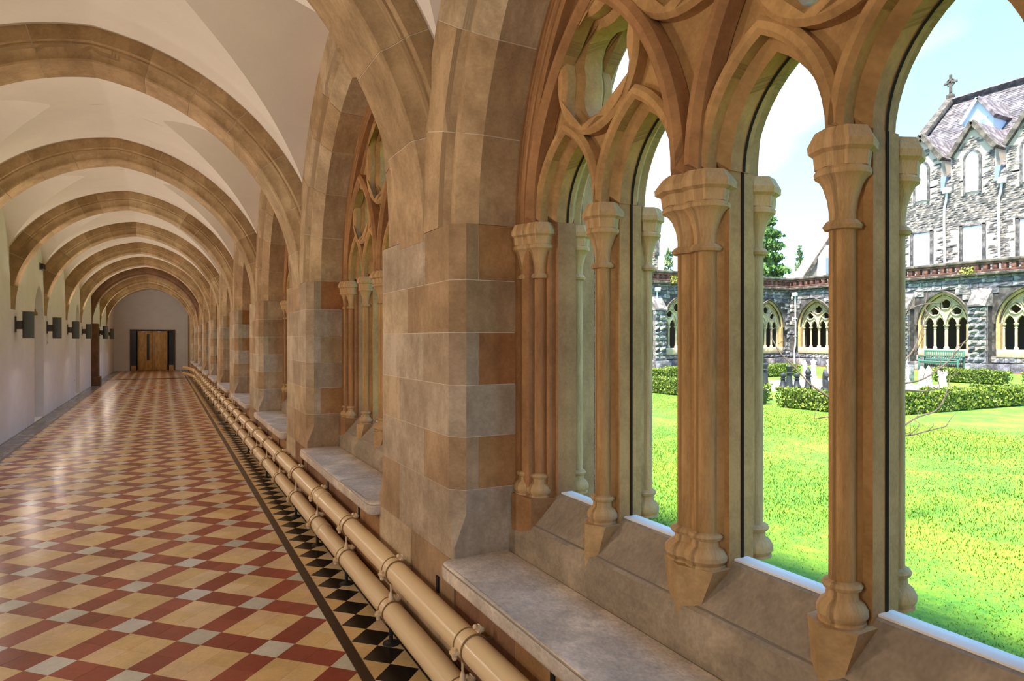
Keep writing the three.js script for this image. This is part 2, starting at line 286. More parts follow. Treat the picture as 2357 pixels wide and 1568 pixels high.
// ------------------------------------------------------------------ left wall, end wall, back wall
{
  const doors = [[15.05, 1.1], [21.6, 1.0]], top0 = 4.4;
  const wl = thing('wall_left', 'white plastered corridor wall with wall lights and shallow door recesses', 'wall', [0, 0, 0], 0, null, 'structure');
  const pts = [[BACK - .3, -.1], [END + .3, -.1], [END + .3, top0], [BACK - .3, top0]];
  const holes = doors.map(([d, w]) => [[d, 0.0], [d + w, 0.0], [d + w, 1.95], ...archPts(d + w / 2, 1.95, w / 2, w * .62, 0, 6).slice(1, -1), [d, 1.95]]);
  part(wl, 'plaster', plateDY(pts, holes, XL - .35, XL), M.plaster_wall);
  part(wl, 'wall_core', box(XL - .6, XL - .3, -.1, top0, BACK - .3 > 0 ? 0 : -BACK + .3, -END - .3), M.plaster_wall);
  doors.forEach(([d, w], i) => {
    const dr = thing('door_' + (i + 2), i ? 'farther white painted door set in the left wall recess' : 'nearer white painted door set in the left wall recess', 'door', [XL - .2, 0, -d - w / 2], 0, null, 'structure');
    part(dr, 'door_leaf', box(-.04, 0, .01, 2.2, -w / 2 + .02, w / 2 - .02, .004), M.plaster_wall);
    for (const [y0, y1] of [[.2, .9], [1.05, 1.85]]) for (const z of [-1, 1]) part(dr, 'door_panel', box(0, .012, y0, y1, z * .06, z * (w / 2 - .1), .004), M.plaster_wall);
    const h = part(dr, 'door_handle', new THREE.CylinderGeometry(.012, .012, .12, 10).rotateX(Math.PI / 2).translate(.06, 1.0, w / 2 - .14), M.iron); h.userData.label = 'dark metal handle';
  });
  mat('grey_backing', '#4a4744', { rough: .9 });
  // end wall with the oak double doors
  const we = thing('wall_end', 'white plastered end wall above the oak double doors', 'wall', [0, 0, 0], 0, null, 'structure');
  part(we, 'plaster', plateXY([[XL - .3, -.1], [-1.47, -.1], [-1.47, 2.06], [.53, 2.06], [.53, -.1], [1.9, -.1], [1.9, 4.5], [XL - .3, 4.5]], [], -END - .3, -END), M.plaster_wall);
  part(we, 'gap_blocker', box(-1.7, .8, -.1, 2.3, -END - .5, -END - .3), M.grey_backing);  // added panel that keeps skylight out of the door gaps
  const wb = thing('wall_back', 'plastered wall closing the corridor behind the viewpoint', 'wall', [0, 0, 0], 0, null, 'structure');
  const bo = [[-1.85, .45], [.85, .45], [.85, 2.5], ...archPts(-.5, 2.5, 1.35, 1.6, 0, 10).slice(1, -1), [-1.85, 2.5]];
  part(wb, 'plaster', plateXY([[XL - .3, -.1], [1.9, -.1], [1.9, 4.5], [XL - .3, 4.5]], [bo], -BACK, -BACK + .3), M.plaster_wall);
  const bw = thing('window_20', 'added end window bringing light from behind the viewpoint', 'window', [0, 0, -BACK + .15], 0, null, 'structure');  // unseen window added to light the corridor from behind
  for (const x of [-1.85, -.95, -.05, .85]) part(bw, 'window_post', box(x - .04, x + .04, .45, x < -1 || x > 0 ? 2.6 : 3.7, -.05, .05, .006), M.tracery_pale);
  part(bw, 'window_rail', box(-1.85, .85, 2.46, 2.54, -.05, .05, .006), M.tracery_pale);
  { const pane = new THREE.ShapeGeometry(shapeOf(bo)); part(bw, 'pane', uvBox(pane), M.glass); }
  mat('oak', '#f0c47c', { map: T.wood, rough: .45 }); mat('door_frame', '#6d5c4b', { map: T.wood, rough: .6 }); mat('dark_glass', '#0d0f10', { rough: .35 }); mat('steel', '#b9b6b0', { rough: .35, metal: .8 });
  const dd = thing('door_1', 'light oak double doors with dark glazed side panels at the corridor end', 'door', [-.47, 0, -END + .04], 0, null, 'structure');
  part(dd, 'frame_head', box(-1.0, 1.0, 2.0, 2.06, -.06, .04, .004), M.door_frame);
  for (const x of [-1, -.69, .69, 1]) part(dd, 'frame_post', box(x - .035 * Math.sign(x) - .03, x - .035 * Math.sign(x) + .03, 0, 2.0, -.06, .04, .004), M.door_frame);
  for (const s of [-1, 1]) { part(dd, 'side_pane', box(s * .73, s * .94, .25, 2.0, -.02, 0), M.dark_glass); part(dd, 'side_rail', box(s * .73, s * .94, 0, .25, -.03, .01, .004), M.oak); }
  for (const s of [-1, 1]) {
    const leaf = part(dd, 'door_leaf', box(s * .004, s * .655, .01, 1.98, -.03, .02, .003), M.oak);
    part(leaf, 'pull_handle', new THREE.CylinderGeometry(.012, .012, .4, 10).translate(s * .06, 1.05, .06), M.steel);
    part(leaf, 'door_closer', box(s * .22, s * .5, 1.92, 1.97, .02, .05, .005), M.steel);
    if (s < 0) { const g = part(leaf, 'vision_panel', box(-.27, -.15, .5, 1.82, .015, .024), M.dark_glass); g.userData.label = 'tall dark glass vision panel'; }
  }
  // small fittings on the left wall
  mat('white_plastic', '#e9e7e2', { rough: .5 }); mat('grey_plastic', '#8a8880', { rough: .5 });
  for (const [d, y, lb] of [[16.55, 1.5, 'small white wall switch beside the nearer door recess'], [21.2, .45, 'small white socket low on the left wall']]) {
    const sw = thing('wall_switch', lb, 'switch', [XL, y, -d]); part(sw, 'switch_plate', box(0, .012, -.045, .045, -.045, .045, .003), M.white_plastic); part(sw, 'rocker', box(.012, .018, -.02, .02, -.012, .012, .002), M.grey_plastic);
  }
  const vb = thing('emergency_light', 'small dark twin box fitting high on the left wall', 'fitting', [XL, 3.0, -15.75]);
  part(vb, 'mounting_plate', box(0, .02, -.07, .07, -.16, .16, .004), M.grey_plastic); for (const s of [-1, 1]) part(vb, 'lamp_box', box(.02, .07, -.055, .055, s * .02, s * .14, .006), M.iron);
}

// ------------------------------------------------------------------ plastered groin vault
{
  const e = ARC.R - ARC.hw, ext = ARC.R + .245;
  const barrel = (x) => { const dx = Math.abs(x - ARC.c) + e; return dx < ext ? ARC.ysp + Math.sqrt(ext * ext - dx * dx) : ARC.ysp; };
  const ce = RR - OPEN, cr = RR + .45;
  const cross = (d) => { const f = ((d - WIN) / S % 1 + 1.5) % 1 - .5, dx = Math.abs(f * S) + ce; return dx < cr ? YS + Math.sqrt(cr * cr - dx * dx) : YS; };
  const pos = [], idx = [], x0 = XL - .25, x1 = XF + .12, SEG = [[0, 1, 26], [1, 2, 60], [2, 3, 26]], ds = [];
  for (let d = BACK - .2; d < END + .2; d += d < 20 ? .055 : .11) ds.push(d);
  const solve = (y) => { const v = y - ARC.ysp; return v <= 0 ? 9 : v >= ext ? 0 : Math.max(0, Math.sqrt(ext * ext - v * v) - e); };   // half width of the barrel at height y
  const cuts = (d) => { const w = solve(cross(d)); return [x0, clamp(ARC.c - w, x0, ARC.c), clamp(ARC.c + w, ARC.c, x1), x1]; };
  for (const [i0, i1, n] of SEG) { // left lunette, barrel, right lunette meet on the groins
    const base = pos.length / 3;
    for (const d of ds) { const c = cuts(d); for (let i = 0; i <= n; i++) { const x = lerp(c[i0], c[i1], i / n); pos.push(x, Math.max(barrel(x), cross(d)), -d); } }
    for (let r = 0; r < ds.length - 1; r++) for (let i = 0; i < n; i++) { const q = base + r * (n + 1) + i; idx.push(q, q + n + 1, q + 1, q + 1, q + n + 1, q + n + 2); }
  }
  const g = raw(pos, idx); g.computeVertexNormals(); uvBox(g, .5);
  const ce1 = thing('ceiling', 'cream plastered groin vault between the stone rib arches', 'ceiling', [0, 0, 0], 0, null, 'structure');
  part(ce1, 'plaster_vault', g, M.plaster_vault);
  part(ce1, 'roof_slab', box(XL - .6, 2.0, 4.5, 4.62, -BACK + .3, -END - .3), M.plaster_vault);
  // hairline cracks in the plaster
  mat('crack', '#6e6152', { rough: .9 });
  for (const [x, d, l] of [[-.62, 8.2, .16], [-.1, 8.35, .1], [-.55, 11.2, .1]]) { const y = Math.max(barrel(x), cross(d)), k = (barrel(x + .05) - barrel(x - .05)) / .1; part(ce1, 'plaster_crack', tube([[x - l, y - k * l - .001, -d], [x - l * .3, y - k * l * .3 + .001, -d - .012], [x + l * .4, y + k * l * .4 + .001, -d + .006], [x + l, y + k * l - .001, -d - .01]], .0025, 8, 5), M.crack); }
}

// ------------------------------------------------------------------ transverse rib arches, stone by stone
{
  const half = [[0, 0], [0, .185], [.012, .196], [.03, .200], [.055, .212], [.085, .235], [.105, .262], [.118, .262], [.132, .285], [.25, .285]];
  const prof = [...half.slice(1).map(([o, w]) => [o, -w]).reverse(), ...half.slice(1)];
  const core = prof.map(([o, w]) => [o + .004 * (o < .2 ? 1 : 0), w * .985]);
  const phi = Math.acos((ARC.R - ARC.hw) / ARC.R);
  const ordinal = ['', 'first', 'second', 'third', 'fourth', 'fifth', 'sixth', 'seventh', 'eighth', 'ninth', 'tenth'];
  for (const n of PILLARS) {
    const lb = n < 1 ? 'moulded sandstone rib arch behind the viewpoint' : n === 8 ? 'dark brown rib arch on wall piers, eighth from the near pillar' : n === 1 ? 'cropped sandstone rib arch rising from the nearest pillar' : `moulded sandstone rib arch, ${ordinal[n]} along the corridor counting from the nearest pillar`;
    const g = thing('rib_arch', lb, 'arch', [0, 0, -pillarD(n)], 0, n < 1 ? 'rib arches behind the viewpoint' : 'rib arches of the corridor vault'), r = rng(100 + n);
    for (const side of [1, -1]) {
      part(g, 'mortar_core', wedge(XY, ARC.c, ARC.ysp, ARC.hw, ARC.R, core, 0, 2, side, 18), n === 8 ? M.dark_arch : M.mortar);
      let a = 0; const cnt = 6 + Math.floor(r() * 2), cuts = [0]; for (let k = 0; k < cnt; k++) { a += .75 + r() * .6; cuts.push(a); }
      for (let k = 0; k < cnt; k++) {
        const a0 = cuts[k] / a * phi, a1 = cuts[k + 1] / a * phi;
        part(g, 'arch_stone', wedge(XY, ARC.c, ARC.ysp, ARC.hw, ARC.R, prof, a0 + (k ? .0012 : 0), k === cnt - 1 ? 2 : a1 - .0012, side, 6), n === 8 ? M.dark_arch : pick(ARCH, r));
      }
    }
    if (n === 8) { // the dark arch stands on piers
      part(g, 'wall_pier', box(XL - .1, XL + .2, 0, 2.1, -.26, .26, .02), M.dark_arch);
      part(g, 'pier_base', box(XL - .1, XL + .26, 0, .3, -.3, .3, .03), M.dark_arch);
    }
  }
}

// ------------------------------------------------------------------ pillars of coursed sandstone
const COURSES = [.0, .30, .595, .90, 1.135, 1.365, 1.60, 1.834, YS];
{
  const hw = PW / 2, ch = .06, XB = 1.43;
  const plan = (c, x0 = XF) => [[x0, -hw + c], [x0 + c, -hw], [XB, -hw], [XB, hw], [x0 + c, hw], [x0, hw - c]];
  function pillar(n) {
    const name = n < 1 ? 'sandstone pillar behind the viewpoint' : n === 1 ? 'broad pale sandstone pillar beside the near window seat' : `coursed sandstone pillar, number ${n} along the window wall from the viewpoint`;
    const g = thing('stone_pillar', name, 'pillar', [0, 0, -pillarD(n)], 0, n < 1 ? 'pillars behind the viewpoint' : 'pillars between the cloister windows'), r = rng(40 + n);
    part(g, 'mortar_core', prism(inset(plan(ch), .004), 0, YS - .002), M.mortar);
    for (let k = 0; k < COURSES.length - 1; k++) {
      const y0 = COURSES[k], y1 = COURSES[k + 1], low = k < 2, pl = plan(low ? .001 : ch), sq = plan(.004);
      const cut = (low ? 0 : (k % 2 ? -.16 : .13)) + (r() - .5) * .16, backcut = k % 2 ? 1.24 : 0;
      const pieces = [];
      for (const [side, m] of [[1, null], [-1, null]]) {
        const halfp = clip(pl, 0, side, side * cut), hsq = clip(sq, 0, side, side * cut);
        if (backcut && !low) { pieces.push([clip(halfp, 1, 0, backcut), clip(hsq, 1, 0, backcut), pick(r() < .25 ? PINK : BUFF, r)]); pieces.push([clip(halfp, -1, 0, -backcut), null, pick(n === 1 || r() < .45 ? RUST : BUFF, r)]); }
        else pieces.push([halfp, hsq, low ? pick([M.plinth, M.plinth_pale, BUFF[2]], r) : pick(r() < .45 ? PINK : BUFF, r)]);
      }
      for (const [p, q2, m] of pieces) {
        const ins = inset(p, .0016); if (ins.length < 3) continue;
        if (k === 2) { // broach stop: the square corner turns into the chamfer
          const ym = y0 + .06, yt = y0 + .2, sqp = inset(q2 ?? p, .0016), gs = [];
          if (sqp.length === ins.length) gs.push(prism(sqp, y0 + .001, ym), prism(sqp, ym, yt, ins), prism(ins, yt, y1 - .0016)); else gs.push(prism(ins, y0 + .001, y1 - .0016));
          part(g, 'stone_block', merged(gs), m);
        } else part(g, 'stone_block', prism(ins, y0 + .0016, y1 - .0016), m);
      }
    }
    return g;
  }
  PILLARS.forEach(pillar);
}

// ------------------------------------------------------------------ window wall above and behind the pillars
{
  const wr = thing('wall_right', 'sandstone window wall with chamfered pointed arches over the window recesses', 'wall', [0, 0, 0], 0, null, 'structure');
  const prof = [[.45, 1.12], [.185, 1.12], [.165, 1.137], [.145, 1.168], [.1, 1.168], [.002, 1.242], [0, 1.43], [.45, 1.43]];
  const core = prof.map(([o, x]) => [o + (o < .4 ? .004 : -.004), x + (x < 1.4 ? .004 : 0)]);
  const phi = Math.acos((RR - OPEN) / RR), phiMax = Math.acos((RR - OPEN) / (RR + .45));
  for (const m of BAYS) {
    const r = rng(300 + m), d = bayD(m);
    for (const side of [1, -1]) {
      part(wr, 'mortar_core', wedge(DY, d, YS, OPEN, RR, core, 0, phiMax, side, 16), M.mortar);
      const n = 5; for (let k = 0; k < n; k++) part(wr, 'arch_stone', wedge(DY, d, YS, OPEN, RR, prof, phi * k / n + (k ? .0014 : 0), k === n - 1 ? phiMax : phi * (k + 1) / n - .0014, side, 5), pick(k % 3 === 0 ? ARCH : BUFF, r));
    }
    // solid masonry above the extrados, behind the vault
    const ap = archPts(d, YS, OPEN, RR, .43, 14); part(wr, 'wall_fill', plateDY([...ap.slice().reverse(), [d + S / 2, YS], [d + S / 2, 4.5], [d - S / 2, 4.5], [d - S / 2, YS]], [], 1.14, 1.42), BUFF[0]);
    // outer masonry around the window
    const oo = OPEN - .12, out = [[d - S / 2, -.1], [d + S / 2, -.1], [d + S / 2, 4.5], [d - S / 2, 4.5]], a2 = archPts(d, YS, oo, RR - .12, 0, 14);
    part(wr, 'outer_wall', plateDY(out, [[[d - oo, .62], [d + oo, .62], ...a2]], 1.43, 1.62), M.tracery_red);
    part(wr, 'outer_wall', plateDY(out, [[[d - OPEN - .02, .62], [d + OPEN + .02, .62], ...archPts(d, YS, OPEN + .02, RR + .02, 0, 14)]], 1.62, 1.86), M.tracery_pale);
  }
  for (const n of PILLARS) part(wr, 'pier_fill', box(1.135, 1.43, YS, 3.4, -pillarD(n) - .16, -pillarD(n) + .16), BUFF[1]);
  part(wr, 'blank_bay', box(1.12, 1.86, -.1, 4.5, -(bayD(9) + S / 2), -END - .3), BUFF[3]);
  // low wall under the seats, grey kerb and black vent slots
  for (const m of BAYS) {
    const d = bayD(m), r = rng(80 + m);
    for (let k = 0; k < 4; k++) { const a = d - OPEN + k * OPEN / 2, b = a + OPEN / 2; part(wr, 'plinth_block', box(1.128, 1.43, 0, .535, -a - .002, -b + .002), pick([M.plinth, M.plinth, RUST[1]], r)); }
    part(wr, 'seat_backing', box(1.36, 1.43, .5, .59, -d - OPEN, -d + OPEN), M.plinth);
    for (const dd of [-.62, .28]) { const v = part(wr, 'vent_slot', box(1.122, 1.13, .40, .475, -d - dd - .012, -d - dd + .012), M.black); v.userData.label = 'narrow black vent slot'; }
  }
  for (const n of PILLARS) part(wr, 'vent_slot', box(1.114, 1.13, .40, .475, -pillarD(n) + .36, -pillarD(n) + .384), M.black);
  mat('kerb', '#7c7468', { map: T.rough, rough: .9, bump: T.stoneB, bumpScale: .004 });
  for (let d = BACK, k = 0; d < 27; d += .9, k++) part(wr, 'kerb_stone', box(1.094, 1.13, 0, .15 - .006 * (k % 2), -d - .003, -d - .897, .006), M.kerb);
}

// ------------------------------------------------------------------ tracery windows
mat('sill_daylit', '#f1e9dd', { map: T.plaster, rough: .7 });  // daylight on the ledge painted as a paler stone
const CAP_TOP = [[.0, 0], [.062, 0], [.078, -.034], [.077, -.052], [.066, -.06], [.063, -.094], [.0, -.094]];
const CAP_LOW = [[.0, -.092], [.059, -.094], [.064, -.102], [.063, -.113], [.053, -.121], [.044, -.138], [.035, -.17], [.031, -.2], [.031, -.222], [.037, -.223], [.045, -.235], [.041, -.244], [.031, -.246]];
const BASE = [[.031, .104], [.042, .1], [.047, .092], [.043, .083], [.036, .08], [.038, .06], [.05, .051], [.058, .035], [.058, .021], [.05, .008], [.054, .006], [.054, 0], [0, 0]];
const YB = .871;
function shaftParts(parent, x, u, k, mShaft, mCap, flare = 1) {
  const sc = (p) => p.map(([r, y]) => [r * k * (1 + (flare - 1) * clamp((r - .031) / .045, 0, 1)), y]);
  part(parent, 'shaft', lathe([[.031 * k, YB + .1], [.031 * k, YS - .24]], 18, x, 0, -u), mShaft);
  part(parent, 'capital', merged([lathe(sc(CAP_TOP), 8, x, YS, -u, .3).rotateY(0), lathe(sc(CAP_LOW), 20, x, YS, -u)]), mCap);
  part(parent, 'base', lathe(sc(BASE), 20, x, YB, -u), mCap);
}
const LIGHTS = [[-.7225, .17], [-.2725, .17], [.2725, .17], [.7225, .17]];
const CIRC = [[-.5, 2.62, .237], [.5, 2.62, .237], [0, 2.945, .32]];
function buildWindow(g) {
  const W0 = -.15;
  // core plate with lights and foils pierced through it
  const notch = (c, hw, y = YS) => archPts(c, y, hw, hw * 2, 0, 8).reverse();
  const core = [...archPts(0, YS, OPEN, RR, W0 + .03, 20), ...LIGHTS.flatMap(([c, hw]) => notch(c, hw))];
  const t1 = part(g, 'tracery', plateDY(core, CIRC.map(([c, y, r]) => foil(c, y, r * .87)), 1.495, 1.635, .03, .03), M.tracery);
  // moulded ribs standing proud on both faces
  for (const [x0, x1, face] of [[1.425, 1.51, 0], [1.62, 1.70, 1]]) {
    for (const [c, hw] of LIGHTS) part(t1, 'light_arch', plateDY([...archPts(c, YS, hw + .078, hw * 2 + .078, 0, 9), ...archPts(c, YS, hw + .03, hw * 2 + .03, 0, 9).reverse()], [], x0 + (face ? 0 : .02), x1 - (face ? .02 : 0), .014), M.tracery);
    for (const [c, y, r] of CIRC) part(t1, 'foiled_ring', plateDY(circle(c, y, r + .024), [foil(c, y, r * 1.0)], x0 + .012 * (1 - face), x1 - .012 * face, .016), M.tracery);
    for (const c of [-.5, .5]) part(t1, 'sub_arch', plateDY([...archPts(c, YS, .5, .97, 0, 16), ...archPts(c, YS, .44, .91, 0, 16).reverse()], [], x0 - .012 * (1 - face), x1 + .012 * face, .02), M.tracery_red);
  }
  // moulded window arch between the recess and the tracery
  const roll = (o, x, r) => Array.from({ length: 7 }, (_, i) => { const a = Math.PI * (i / 6); return [o - r + r * Math.cos(a) + .0, x - r * Math.sin(a)]; });
  const prof = [[.01, 1.425], [-.012, 1.425], ...roll(-.014, 1.435, .012), [-.04, 1.455], [-.052, 1.452], ...roll(-.055, 1.44, .017), [-.092, 1.458], [-.104, 1.47], [-.112, 1.462], [-.13, 1.48], [-.15, 1.5], [-.16, 1.53]];
  part(g, 'window_arch', archSweep(DY, 0, YS, OPEN, RR, prof, 20), M.tracery_red);
  part(g, 'window_arch', archSweep(DY, 0, YS, OPEN, RR, [[-.16, 1.6], [-.14, 1.66], [-.10, 1.70], [-.06, 1.78], [0, 1.86]], 20), M.tracery_red);
  // jambs
  for (const s of [-1, 1]) {
    const j = part(g, 'jamb', prism([[1.435, 1.1], [1.44, 1.07], [1.452, 1.05], [1.452, 1.01], [1.50, .945], [1.50, .915], [1.53, .915], [1.53, .892], [1.625, .892], [1.625, .93], [1.80, 1.0], [1.80, 1.1]].map(([x, d]) => [x, s * d]), .6, YS), M.tracery_red);
    shaftParts(j, 1.462, s * 1.045, 1.05, M.tracery_red, M.tracery_pale); shaftParts(j, 1.487, s * .972, 1.05, M.tracery_red, M.tracery_pale);
    shaftParts(j, 1.667, s * .955, 1, M.tracery_pale, M.tracery_pale);
    part(j, 'jamb_plinth', prism([[1.40, 1.08], [1.41, .92], [1.56, .88], [1.56, 1.08]].map(([x, d]) => [x, s * d]), .6, YB), M.tracery_red);
  }
  // mullions
  for (const [c, main] of [[-.5, 0], [0, 1], [.5, 0]]) {
    const a = main ? .07 : .021, b = main ? .098 : .055;
    const poly = [[1.47, a * .8], [1.525, a + .008], [1.525, b], [1.628, b], [1.628, a + .01], [1.70, a * .8]];
    const m = part(g, 'mullion', prism([...poly, ...poly.map(([x, d]) => [x, -d]).reverse()].map(([x, d]) => [x, c + d]), .66, YS), M.tracery);
    for (const u of main ? [-.037, .037] : [0]) { shaftParts(m, 1.487, c + u, main ? 1.14 : 1, M.tracery, M.tracery_pale, main && u > 0 ? 1.22 : 1.04); shaftParts(m, 1.69, c + u, main ? 1.14 : 1, M.tracery_pale, M.tracery_pale); }
    const w = main ? .108 : .07, tp = [[1.404, 0], [1.448, w], [1.60, w], [1.60, -w], [1.448, -w]].map(([x, d]) => [x, c + d]), bt = [[1.404, 0], [1.413, .018], [1.60, .018], [1.60, -.018], [1.413, -.018]].map(([x, d]) => [x, c + d]);
    part(m, 'mullion_plinth', prism(bt, main ? .60 : .64, YB, tp), M.tracery_pale);
    for (const s of [-1, 1]) part(m, 'sealant_strip', box(1.574, 1.585, .888, YS, -(c + s * (b - .001)), -(c + s * (b + .0025))), M.gasket);
  }
  // sill: seat upstand, ledge, slope and outer ledge with daylight put into its pale colour
  const sillP = [[1.395, .60], [1.395, .70], [1.405, .712], [1.412, .748], [1.425, .756], [1.43, .762], [1.535, .885], [1.545, .889], [1.60, .889], [1.60, .6]];
  { const pos = [], idx = [], n = sillP.length; for (const d of [-OPEN, OPEN]) for (const [x, y] of sillP) pos.push(x, y, -d); for (let i = 0; i < n; i++) { const j2 = (i + 1) % n; idx.push(i, j2, n + i, j2, n + j2, n + i); }
    part(g, 'sill', fin(raw(pos, idx), .4), M.sill); }
  { const q = [[1.58, .4], [1.58, .886], [1.604, .886], [1.94, .5], [1.94, .4]], pos = [], idx = [], n = q.length; for (const d of [-OPEN, OPEN]) for (const [x, y] of q) pos.push(x, y, -d); for (let i = 0; i < n; i++) { const j2 = (i + 1) % n; idx.push(i, j2, n + i, j2, n + j2, n + i); } part(g, 'outer_sill', fin(raw(pos, idx), .4), M.tracery_pale); }
  part(g, 'daylit_ledge', box(1.546, 1.606, .88, .895, -OPEN + .2, OPEN - .2, .003), M.sill_daylit);
  // panes of clear glass and the dark sealant round them
  for (const [c, hw] of LIGHTS) {
    part(g, 'sealant_arch', archSweep(DY, c, YS, hw, hw * 2, [[-.0025, 1.574], [-.0025, 1.585]], 10), M.gasket);
    const pane = new THREE.ShapeGeometry(shapeOf([[c - hw, .889], [c + hw, .889], ...archPts(c, YS, hw, hw * 2, 0, 10)])); pane.rotateY(Math.PI / 2); pane.translate(1.58, 0, 0); part(g, 'pane', pane, M.glass);
  }
  for (const [c, y, r] of CIRC) { const pane = new THREE.ShapeGeometry(shapeOf(foil(c, y, r * .87))); pane.rotateY(Math.PI / 2); pane.translate(1.58, 0, 0); part(g, 'pane', pane, M.glass); }
}
{
  const words = ['near window of four lights with foiled circles, overlooking the lawn', 'second tracery window, beyond the nearest broad pillar', 'third tracery window along the corridor', 'fourth tracery window along the corridor', 'fifth tracery window along the corridor', 'sixth tracery window along the corridor', 'seventh tracery window along the corridor'];
  const ORD = ['first', 'second', 'third', 'fourth', 'fifth', 'sixth', 'seventh', 'eighth', 'ninth', 'tenth'], first = new THREE.Group(); buildWindow(first);
  BAYS.forEach((m) => {
    const g = m === 0 ? first : first.clone(); g.position.set(0, 0, -bayD(m)); scene.add(g);
    g.name = 'window_' + (BAYS.indexOf(m) + 1);
    top(g, m < 0 ? 'tracery window behind the viewpoint' : words[m] ?? (m === 7 ? 'eighth tracery window, added for daylight before the dark arch' : m === 8 ? 'tracery window just past the dark arch' : 'farthest tracery window near the oak doors'), 'window', m < 0 ? 'tracery windows behind the viewpoint' : undefined, 'structure');
  });
  // stone window seats
  const slab = (d0, d1, r0, r1) => { // plan with rounded front corners
    const x0 = 1.052, x1 = 1.40, s = new THREE.Shape(), k = .001;
    s.moveTo(x1, d0); s.lineTo(x0 + (r0 || k), d0); s.quadraticCurveTo(x0, d0, x0, d0 + (r0 || k)); s.lineTo(x0, d1 - (r1 || k)); s.quadraticCurveTo(x0, d1, x0 + (r1 || k), d1); s.lineTo(x1, d1); s.closePath();
    const g = new THREE.ExtrudeGeometry(s, { depth: .072 - .036, bevelEnabled: true, bevelThickness: .018, bevelSize: .018, bevelOffset: -.018, bevelSegments: 4, curveSegments: 6 });
    g.rotateX(-Math.PI / 2); g.translate(0, .535 + .018, 0); return fin(g, .7);
  };
  const geoA = slab(-OPEN - .02, -.36, .07, 0), geoB = slab(-.357, OPEN + .02, 0, .07);
  for (const m of BAYS) {
    const o = thing('window_seat', m < 0 ? 'worn grey stone seat behind the viewpoint' : m === 0 ? 'worn grey stone window seat nearest the viewpoint' : m === 1 ? 'worn stone window seat beyond the nearest broad pillar' : `stone window seat under the ${ORD[m]} tracery window along the corridor`, 'seat', [0, 0, -bayD(m)], 0, m < 0 ? 'window seats behind the viewpoint' : 'stone seats under the windows');
    part(o, 'seat_slab', geoA, M.seat); part(o, 'seat_slab', geoB, M.seat);
  }
  // rough buttress outside, seen through the near lights
  mat('rock', '#a59d92', { map: T.rough, bump: T.stoneB, bumpScale: .02, rough: .95 }); mat('rock_b', '#b9ae9e', { map: T.rough, bump: T.stoneB, bumpScale: .02, rough: .95 });
  const r = rng(77), rockGeo = [0, 1, 2].map((v) => { const g = new THREE.BoxGeometry(1, 1, 1, 4, 3, 4), p = g.attributes.position; for (let i = 0; i < p.count; i++) { const x = p.getX(i), y = p.getY(i), z = p.getZ(i), k = (noise3(x * 4 + 9 * v, y * 4 + 20, z * 4 + 3) - .5) * .12; p.setXYZ(i, x * (.95 + k), y * (.97 + k * .4), z * (.95 + k)); } return fin(g, .35); });
  [1, 2].forEach((n) => {
    const b = thing('buttress', n === 1 ? 'rough grey rock-faced buttress outside the near window' : 'rock-faced buttress outside the second window', 'buttress', [0, 0, -pillarD(n)]);
    part(b, 'buttress_core', box(1.8, 2.1, 0, 2.0, -.36, .36), M.rock);
    for (let y = .05, k = 0; y < 2.0; k++) { const h = .2 + r() * .1; let z = -.4; while (z < .38) { const w = Math.min(.25 + r() * .3, .4 - z); const o = part(b, 'rough_stone', rockGeo[k % 3], r() < .4 ? M.rock_b : M.rock); o.scale.set(.4, h * .97, w * .97); o.position.set(2.0, y + h / 2, z + w / 2); z += w; } y += h; }
    part(b, 'weathering_slope', plateXY([[1.8, 2.05], [2.24, 2.05], [2.24, 2.12], [1.9, 2.9], [1.8, 2.9]], [], -.42, .42, .015), M.tracery_pale);
  });
}

